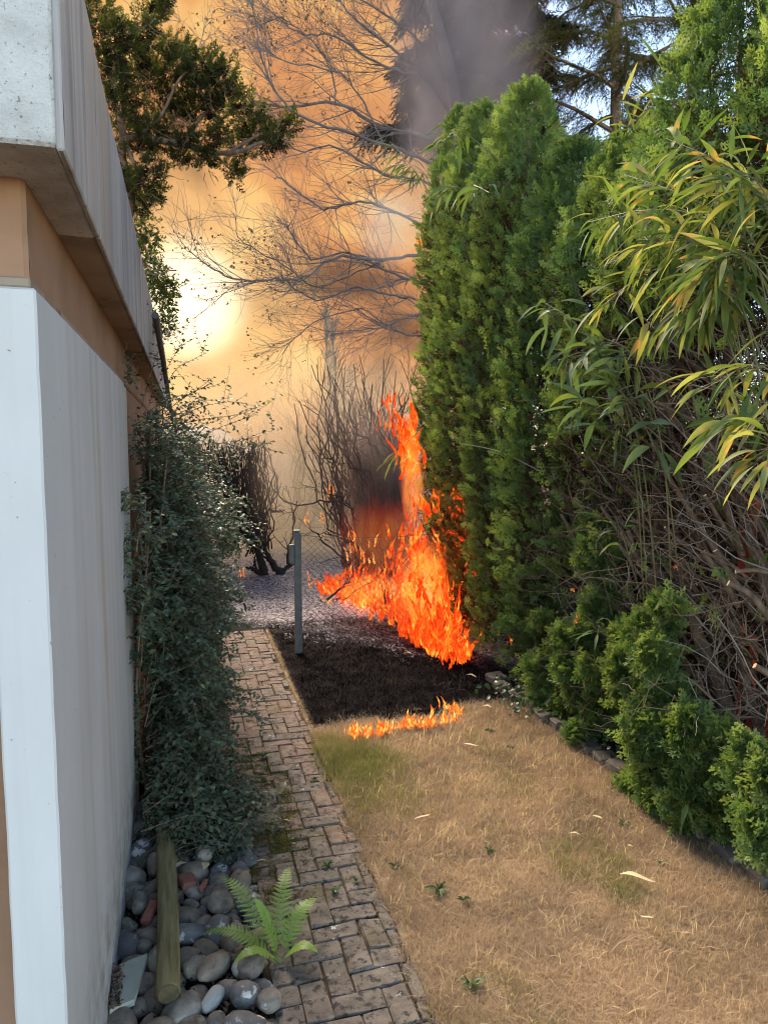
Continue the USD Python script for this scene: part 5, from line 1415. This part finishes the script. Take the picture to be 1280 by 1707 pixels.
def conifer(label, x, y, h, zlo, R, nb, foliage, dens, seed, name="conifer", droop=0.35, strand=0.3, w=0.012, tr=0.16, rise=0.1):
    t = thing(name, label, "conifer", (x, y, 0))
    r = np.random.default_rng(seed)
    q = catmull([[x, y, -0.2], [x + 0.05, y, h * 0.5], [x, y, h]], 8)
    obj("trunk", tube(q, np.linspace(tr, 0.03, len(q)), 9), "bark_brown", t, smooth=True)
    fp, fa = [], []
    for k in range(nb):
        z = zlo + (h - zlo) * (k + r.random()) / nb
        a = k * 2.4 + r.normal(0, 0.4)
        L = R * (1 - 0.55 * (z - zlo) / (h - zlo + 1e-6)) * r.uniform(0.7, 1.15)
        p = np.array([x, y, z])
        d = np.array([math.cos(a), math.sin(a), rise])
        b = crooked(r, p, d, L, 9, 0.10, (0, 0, -droop))
        b = catmull(b, 2)
        obj("branch", tube(b, np.linspace(0.035, 0.006, len(b)), 5), "bark_brown", t)
        nn = int(dens * L)
        s = r.uniform(0.12, 1, nn)
        i = np.clip((s * (len(b) - 1)).astype(int), 0, len(b) - 2)
        tan = unit(b[i + 1] - b[i])
        side = unit(np.cross(tan, [0, 0, 1.0])) * r.choice([-1, 1], nn)[:, None]
        fp.append(b[i] + r.normal(0, 0.03, (nn, 3)))
        fa.append(unit(tan * 0.5 + side * r.uniform(0, 1, nn)[:, None] + np.array([0, 0, -0.75]) * r.uniform(0.2, 1.4, nn)[:, None]))
    fp, fa = np.vstack(fp), np.vstack(fa)
    SP = [spray(60 + s_, strand, 11, 2, w, ang=30, droop=0.25, spread=0.28) for s_ in range(3)]
    pr = [(s_, f) for f in foliage for s_ in SP]
    instancer("foliage", pr, fp, mats_from(fa, r, 0.2), r.uniform(0.6, 1.3, len(fp)), r.integers(0, len(pr), len(fp)), t)
    return t


def xat(u, v, y):
    return on_y(u, v, y)[0]


conifer("big dark spruce wrapped in purple grey smoke behind the hedge", xat(790, 150, 13.0), 13.0, 13.5, 7.2, 2.0, 66, ["spruce"], 190, 601, "spruce_tree", strand=0.46, w=0.020)
conifer("second dark spruce left of the larch in thin smoke", xat(880, 150, 14.5), 14.5, 13.0, 4.0, 1.6, 56, ["spruce", "larch_brown"], 110, 602, "spruce_tree", strand=0.42, w=0.016)
conifer("airy larch with drooping branches against blue sky", xat(1022, 150, 9.5), 9.5, 10.6, 4.6, 2.3, 46, ["larch", "larch_brown"], 95, 603, "larch_tree", droop=0.25, strand=0.36, w=0.0085, tr=0.15, rise=0.25)
conifer("green larch farther right behind the tall dark thuja", xat(1150, 100, 11.5), 11.5, 12.5, 5.2, 2.2, 40, ["larch"], 80, 604, "larch_tree", droop=0.3, strand=0.36, w=0.008, rise=0.2)


def stems_thing(name, label, cat, m, base, specs, seed, twig=(4, .15, .4), r0=(0.008, 0.016), wob=0.1, group=None, up=0.4, rmin=0.002):
    t = thing(name, label, cat, base, group)
    r = np.random.default_rng(seed)
    mb = MB()
    for p0, p1, rr in specs:
        p0, p1 = np.asarray(p0), np.asarray(p1)
        L = np.linalg.norm(p1 - p0)
        mid = (p0 + p1) / 2 + r.normal(0, 0.09 * L, 3)
        q = catmull([p0, mid, p1], 6)
        q[1:-1] += r.normal(0, 0.012 * L + 0.004, q[1:-1].shape)
        obj("stem", tube(q, np.linspace(rr, rr * 0.3, len(q)), 5), m, t, smooth=True)
        branching(r, q, rr, mb, 1, twig[0], (twig[1], twig[2]), wob, (0, 0, 0.2), up, rmin, 0.5)
    obj("twigs", mb.get(), m, t, kind="stuff")
    return t


rng = np.random.default_rng(701)
sp = []
for k in range(180):
    u = rng.uniform(318, 444)
    sp.append((on_y(u + rng.normal(0, 15), rng.uniform(880, 930), 9.4 + rng.uniform(-.3, .4)), on_y(u, rng.uniform(730, 760), 9.4 + rng.uniform(-.3, .4)), rng.uniform(0.007, 0.014)))
stems_thing("charred_hedge", "charred clipped hedge of black upright twigs behind the shrub", "burnt hedge", "char", (0.6, 9.4, 0), sp, 1, (5, .12, .3), up=0.7, wob=0.16)
sp = []
for (a, b, rr) in ([(445, 965), (415, 880), .07], [(470, 960), (430, 890), .06], [(480, 940), (495, 835), .022], [(415, 880), (378, 850), .04], [(420, 890), (450, 850), .03], [(450, 850), (475, 850), .02], [(430, 890), (390, 900), .03],
                   [(420, 880), (440, 800), .02], [(440, 800), (420, 740), .012], [(400, 860), (395, 760), .02], [(450, 850), (462, 790), .012], [(490, 870), (485, 840), .012], [(465, 955), (489, 930), .045], [(440, 960), (410, 945), .05]):
    sp.append((on_y(*a, 9.2), on_y(*b, 9.2 + rng.uniform(-.2, .2)), rr))
stems_thing("charred_stump", "black charred stump with twisted roots and forked stub", "stump", "char", on_y(455, 965, 9.2), sp, 2, (3, .2, .5), wob=0.2, up=0.2, rmin=0.004)

sp = []
for k in range(95):
    b = on_y(rng.uniform(575, 690), rng.uniform(950, 985), 8.2 + rng.uniform(-0.5, 0.6))
    e = on_y(np.clip(rng.normal(610, 60), 470, 700), rng.uniform(590, 760), 8.3 + rng.uniform(-0.7, 0.8))
    sp.append((b, e, rng.uniform(0.008, 0.019)))
stems_thing("burning_shrub", "leafless dark shrub standing in the flames with upright reddish stems", "shrub", "shrub_stem", (2.1, 8.2, 0), sp, 3, (6, .25, .8), wob=0.12, up=0.3)
sp = []
for a, b, y0_, y1_ in (((560, 715), (650, 770), 7.6, 7.8), ((525, 760), (640, 800), 7.4, 7.7), ((510, 810), (600, 870), 7.3, 7.6), ((552, 800), (570, 880), 7.2, 7.2), ((548, 870), (552, 810), 7.2, 7.2), ((445, 800), (560, 835), 7.6, 7.5), ((560, 835), (590, 850), 7.5, 7.5), ((500, 888), (600, 915), 6.6, 6.9),
                       ((510, 870), (585, 945), 6.9, 6.8), ((660, 930), (560, 1000), 6.2, 6.4), ((585, 970), (545, 1000), 6.3, 6.2), ((640, 990), (668, 1050), 6.0, 5.8), ((590, 910), (600, 990), 6.6, 6.5)):
    sp.append((on_y(*b, y1_), on_y(*a, y0_), rng.uniform(0.008, 0.014)))
stems_thing("fallen_branches", "charred thin branches leaning across the fence before the flames", "branches", "char", (1.5, 7.2, 0), sp, 4, (5, .15, .5), wob=0.14, up=0.1)
sp = []
for k in range(60):
    u = rng.uniform(440, 690)
    sp.append((on_y(u + rng.normal(0, 25), rng.uniform(860, 900), 12 + rng.uniform(-1, 1.5)), on_y(u + rng.normal(0, 25), rng.uniform(630, 760) - (40 if u > 560 else 0), 12.3 + rng.uniform(-1, 1.5)), rng.uniform(0.008, 0.02)))
stems_thing("bare_thicket", "pale bare thicket fading in the smoke beyond the burning shrub", "thicket", "far_stem", (3.0, 12.0, 0), sp, 5, (7, .4, 1.2), wob=0.12, up=0.5, rmin=0.003)
for k, (u, vt, lab) in enumerate(((541, 520, "tallest slim poplar fading in the smoke"), (553, 535, "slim poplar just right of the tallest one"), (566, 625, "short slim poplar right of the pair"), (582, 620, "faint small poplar farthest right in the smoke"))):
    y_ = 40 + 2 * k
    b, e = on_y(u + 8, 760, y_), on_y(u, vt, y_)
    r = np.random.default_rng(800 + k)
    t = thing("poplar_tree", lab, "poplar", b)
    q = catmull([b, (b + e) / 2 + [0.1, 0, 0], e], 8)
    obj("trunk", tube(q, np.linspace(0.16, 0.03, len(q)), 6), "far_stem", t, smooth=True)
    mb = MB()
    for _ in range(120):
        i = r.integers(2, len(q) - 1)
        mb.add(tube(crooked(r, q[i], unit([r.normal(0, 0.35), r.normal(0, 0.35), 1]), r.uniform(0.6, 1.4), 4, 0.1), np.linspace(0.03, 0.015, 5), 3, False))
    obj("branches", mb.get(), "far_stem", t, kind="stuff")


# ------------------------------------------------------------------ fire
def tongue(rng, p, h, w, lean):
    n, sd = 8, 5
    t = np.linspace(0, 1, n)
    ph, am = rng.uniform(0, 6.28), rng.uniform(0.05, 0.16) * h
    prof = w / 2 * (np.sin(np.pi * np.clip(t * 0.86 + 0.14, 0, 1)) ** 0.8) * (1 - 0.5 * t) + 1e-4
    prof[-1] = 0.0005
    c_ = p + np.stack([lean[0] * t ** 1.5 * h + am * np.sin(t * 5 + ph) * t, lean[1] * t ** 1.5 * h + am * np.cos(t * 4 + ph) * t, h * t], 1)
    a = rng.uniform(0, 3.14) + t * rng.normal(0, 1.2)
    ang = np.arange(sd) * 2 * np.pi / sd
    ex = np.stack([np.cos(a), np.sin(a), 0 * a], 1)[:, None]; ey = np.stack([-np.sin(a), np.cos(a), 0 * a], 1)[:, None]
    v = c_[:, None] + prof[:, None, None] * (np.cos(ang)[None, :, None] * ex + 0.45 * np.sin(ang)[None, :, None] * ey)
    v = v + rng.normal(0, 0.10 * w, v.shape) * np.clip(1 - t, 0.1, 1)[:, None, None]
    i, j = np.meshgrid(np.arange(n - 1), np.arange(sd), indexing="ij")
    f = np.stack([i * sd + j, i * sd + (j + 1) % sd, (i + 1) * sd + (j + 1) % sd, (i + 1) * sd + j], -1).reshape(-1, 4)
    return v.reshape(-1, 3), f


def fire(name, label, cat, pts, m, seed):
    """pts: rows (x, y, z, height, width)"""
    r = np.random.default_rng(seed)
    mb = MB()
    for x, y_, z, h, w in pts:
        mb.add(tongue(r, np.array([x, y_, z]), h, w, r.normal(0, 0.25, 2)))
    return single(name, mb.get(), m, label, cat, kind="stuff")


r = np.random.default_rng(901)
rows = []
# body of the fire: a ridge from the hedge's burning end down to the left along the ground
RID = [(770, 1112, 5.05, 60), (745, 1095, 5.2, 160), (720, 1080, 5.4, 210), (700, 1060, 5.6, 290), (680, 1040, 5.8, 230), (660, 1020, 6.0, 140), (635, 1015, 6.2, 80), (610, 1000, 6.4, 75), (585, 995, 6.6, 55), (560, 985, 6.8, 30), (540, 980, 7.0, 16)]
for k in range(1000):
    s = r.random() ** 1.25 * (len(RID) - 1)
    i = min(int(s), len(RID) - 2); f_ = s - i
    u, v, y_, hp_ = [RID[i][q] * (1 - f_) + RID[i + 1][q] * f_ for q in range(4)]
    up_ = r.random() ** 2.3
    p = on_y(u + r.normal(0, 13) * (1 - 0.5 * up_) + up_ * (694 - u) * 0.8 * (hp_ > 200) + up_ * hp_ * r.normal(-0.01, 0.03), v - up_ * hp_ * 0.85, y_ + r.normal(0, 0.12))
    size = (0.07 + 0.24 * r.random() ** 1.6) * (1.0 if hp_ > 100 else 0.6) * (1 - 0.35 * up_)
    rows.append((p[0], p[1], max(p[2] - size * 0.4, 0.0), size, size * r.uniform(0.18, 0.34)))
fire("bush_fire", "wall of orange flames eating into the far end of the hedge", "flames", rows, "flame", 1)
rows = []
for k in range(360):     # between the end thujas
    s = r.random()
    u, v, y_ = 735 + 50 * s + r.normal(0, 12), 830 + 240 * r.random(), 5.6 + 0.5 * r.random()
    p = on_y(u, v, y_ + 0.2)
    size = 0.08 + 0.14 * r.random()
    rows.append((p[0], p[1], p[2], size, size * 0.3))
for k in range(55):
    p = on_y(r.normal(680, 11), r.uniform(700, 800), 6.0 + r.normal(0, 0.1)); size = 0.08 + 0.15 * r.random()
    rows.append((p[0], p[1], p[2], size, size * 0.28))
for k in range(26):
    p = on_y(r.normal(650, 12), r.uniform(670, 730), 7.2); size = 0.07 + 0.1 * r.random()
    rows.append((p[0], p[1], p[2], size, size * 0.28))
fire("hedge_flames", "flames showing through the singed end thujas and above the fire", "flames", rows, "flame", 2)


def line_fire(label, px, n, h, seed):
    r = np.random.default_rng(seed)
    rows = []
    P_ = catmull([on_z(u, v, 0.0) for u, v in px], 12)
    for k in range(n):
        i = r.integers(0, len(P_))
        q = P_[i] + r.normal(0, 0.012, 3) * [1, 1, 0]
        wave_ = 0.35 + 0.9 * noise(np.array([q[0] * 14, q[1] * 14, 0.5]), seed)
        hh = h * max(0.12, 2.2 * wave_ - 1.0) * r.uniform(0.4, 1.2)
        rows.append((q[0] + r.normal(0, 0.012), q[1] + r.normal(0, 0.02), 0.0, hh, hh * r.uniform(0.16, 0.34)))
    fire("grass_flames", label, "flames", rows, "flame_small", seed)


line_fire("low orange flames creeping along the lawn edge, left group", [(580, 1228), (610, 1230), (640, 1222), (662, 1216)], 85, 0.085, 11)
line_fire("low orange flames curling round the right end of the burnt grass", [(668, 1214), (700, 1215), (740, 1210), (762, 1200), (764, 1190), (745, 1183)], 120, 0.09, 12)
for k, (u, v, y_, s_, lab) in enumerate(((545, 1000, 6.4, .10, "small flame on the white ash left of the bush fire"), (512, 868, 7.6, .07, "small flame among the thin branches above the fence"), (536, 865, 7.6, .06, "flame flickering right of the one above the fence"),
                                        (404, 958, 8.8, .08, "tiny flames glowing at the foot of the charred hedge"), (517, 705, 11.5, .16, "orange flame glimpsed high in the pale thicket"), (553, 825, 7.6, .10, "small flame on a dark stem in the burning shrub"),
                                        (585, 905, 7.0, .12, "flame on the branches just over the fence"), (515, 970, 7.0, .09, "low flame behind the fence post"), (700, 405, 6.1, .05, "glowing embers high on the hedge's left edge"), (608, 935, 6.6, .22, "tall narrow flame rising at the left of the fire"),
                                        (962, 1035, 2.95, .020, "glowing embers in the dark gap of the hedge"), (955, 985, 3.05, .016, "small embers above the others in the hedge gap"), (850, 1068, 3.9, .028, "embers glowing through the middle thujas"), (1125, 946, 2.6, .010, "spark of fire seen between the cut stems"))):
    rr = np.random.default_rng(950 + k)
    rows = []
    for _ in range(12):
        p = on_y(u + rr.normal(0, 0.35 * s_ / y_ * 1184), v + rr.normal(0, 0.45 * s_ / y_ * 1184), y_ + rr.normal(0, 0.02))
        rows.append((p[0], p[1], max(p[2], 0.0), s_ * rr.uniform(0.25, 0.8), s_ * rr.uniform(0.08, 0.22)))
    fire("small_flame", lab, "flames", rows, "flame_small", 960 + k)


# ------------------------------------------------------------------ drifting smoke
def smoke(label, centre, radii, color, density, scale, lo, hi, seed, name="smoke", absorb=(0, 0, 0), aniso=0.3, stretch=(1, 1, 0.6)):
    m = trimesh.creation.icosphere(subdivisions=3)
    v = m.vertices * radii * 1.0 + centre
    v[:, 2] = np.maximum(v[:, 2], -0.5)
    nm = f"smoke_{seed}"
    mat(nm, {
        "g": ("geometry", {}), "sub": ("vector_math", {"math_type": "subtract", "vector2": tuple(map(float, centre))}),
        "div": ("vector_math", {"math_type": "divide", "vector2": tuple(map(float, radii))}),
        "len": ("vector_math", {"math_type": "length"}),
        "fall": ("map_range", {"range_type": "smoothstep", "from_min": 0.98, "from_max": 0.25, "clamp": True}),
        "mp": ("mapping", {"scale": stretch, "location": (seed * 1.7, seed * 3.1, seed * 0.3)}),
        "n": ("noise_texture", {"scale": scale, "detail": 3.0, "roughness": 0.55, "distortion": 0.6}),
        "nr": ("map_range", {"from_min": lo, "from_max": hi, "clamp": True}),
        "d": ("math", {"math_type": "multiply"}), "dd": ("math", {"math_type": "multiply", "value2": density}),
        "v": ("principled_volume", {"color": color, "anisotropy": aniso, "absorption_color": absorb})},
        [("g.position", "sub.vector1"), ("sub.vector", "div.vector1"), ("div.vector", "len.vector1"), ("len.value", "fall.value"),
         ("g.position", "mp.vector"), ("mp.vector", "n.vector"), ("n.fac", "nr.value"), ("fall.result", "d.value1"), ("nr.result", "d.value2"), ("d.value", "dd.value1"), ("dd.value", "v.density")], volume="v.volume")
    return single(name, (v, m.faces), nm, label, "smoke", kind="stuff")


smoke("cream smoke veiling the thicket beyond the burning shrub", np.array([2.2, 11.3, 0.8]), np.array([4.8, 2.2, 2.9]), (0.92, 0.69, 0.43), 0.85, 0.7, 0.25, 0.58, 1, aniso=0.0)
smoke("dark smoke boiling out of the heart of the burning shrub", on_y(640, 800, 7.9), np.array([0.70, 0.6, 0.95]), (0.26, 0.18, 0.165), 6.0, 2.2, 0.34, 0.62, 2)
smoke("purple grey smoke rising before the dark spruces", on_y(765, 130, 8.6), np.array([1.25, 0.9, 2.7]), (0.36, 0.325, 0.36), 1.8, 1.5, 0.36, 0.64, 3, aniso=0.0)
smoke("thin tan smoke drifting in front of the burning shrub", on_y(560, 790, 7.3), np.array([1.1, 0.6, 1.3]), (0.72, 0.57, 0.46), 0.75, 1.3, 0.36, 0.64, 6, aniso=0.0)
smoke("pale wisp of smoke curling at the hedge's far shoulder", on_y(655, 380, 8.2), np.array([0.6, 0.5, 0.5]), (0.75, 0.73, 0.75), 1.4, 2.0, 0.35, 0.62, 4, aniso=0.0)


def blaze(label, centre, radii, strength, scale, lo, hi, seed, lean=0.0):
    """a body of burning gas: glowing, uneven, no surface"""
    m = trimesh.creation.icosphere(subdivisions=3)
    v = m.vertices * radii + centre
    v[:, 2] = np.maximum(v[:, 2], 0.012)
    nm = f"blaze_{seed}"
    mat(nm, {
        "g": ("geometry", {}), "sub": ("vector_math", {"math_type": "subtract", "vector2": tuple(map(float, centre))}),
        "div": ("vector_math", {"math_type": "divide", "vector2": tuple(map(float, radii))}),
        "len": ("vector_math", {"math_type": "length"}),
        "fall": ("map_range", {"range_type": "smoothstep", "from_min": 0.98, "from_max": 0.35, "clamp": True}),
        "mp": ("mapping", {"scale": (1, 1, 0.42), "location": (seed * 1.7, seed * 3.1, seed * 0.3)}),
        "n": ("noise_texture", {"scale": scale, "detail": 4.0, "roughness": 0.6, "distortion": 1.0}),
        "a": ("math", {"math_type": "multiply_add", "value2": 0.42, "value3": -0.21}), "b": ("math", {"math_type": "add"}),
        "nr": ("map_range", {"from_min": lo, "from_max": hi, "clamp": True}),
        "r": ("rgb_ramp", {"ramp": [(0.0, (0.75, 0.025, 0.003)), (0.55, (1.0, 0.065, 0.006)), (0.85, (1.0, 0.14, 0.012)), (1.0, (1.0, 0.30, 0.04))]}),
        "st": ("math", {"math_type": "multiply", "value2": strength * DIM}),
        "v": ("principled_volume", {"density": 0.0})},
        [("g.position", "sub.vector1"), ("sub.vector", "div.vector1"), ("div.vector", "len.vector1"), ("len.value", "fall.value"),
         ("g.position", "mp.vector"), ("mp.vector", "n.vector"), ("fall.result", "a.value1"), ("n.fac", "b.value1"), ("a.value", "b.value2"), ("b.value", "nr.value"),
         ("nr.result", "st.value1"), ("nr.result", "r.fac"), ("r.color", "v.emission_color"), ("st.value", "v.emission_strength")], volume="v.volume")
    return single("fire_glow", (v, m.faces), nm, label, "fire", kind="stuff")


blaze("glowing body of the bush fire against the hedge", on_y(705, 985, 5.55), np.array([0.34, 0.45, 0.68]), 3.2, 10.0, 0.49, 0.66, 1)
blaze("glow of the fire's low left wing over the ash", on_y(625, 990, 6.3), np.array([0.60, 0.4, 0.30]), 3.4, 12.0, 0.46, 0.66, 2)
blaze("glow of flames climbing the singed end of the hedge", on_y(686, 800, 5.8), np.array([0.13, 0.3, 0.70]), 3.2, 11.0, 0.50, 0.66, 3)
blaze("reddish glow inside the burning shrub", on_y(640, 900, 7.2), np.array([0.75, 0.5, 0.65]), 0.55, 7.0, 0.46, 0.72, 4)
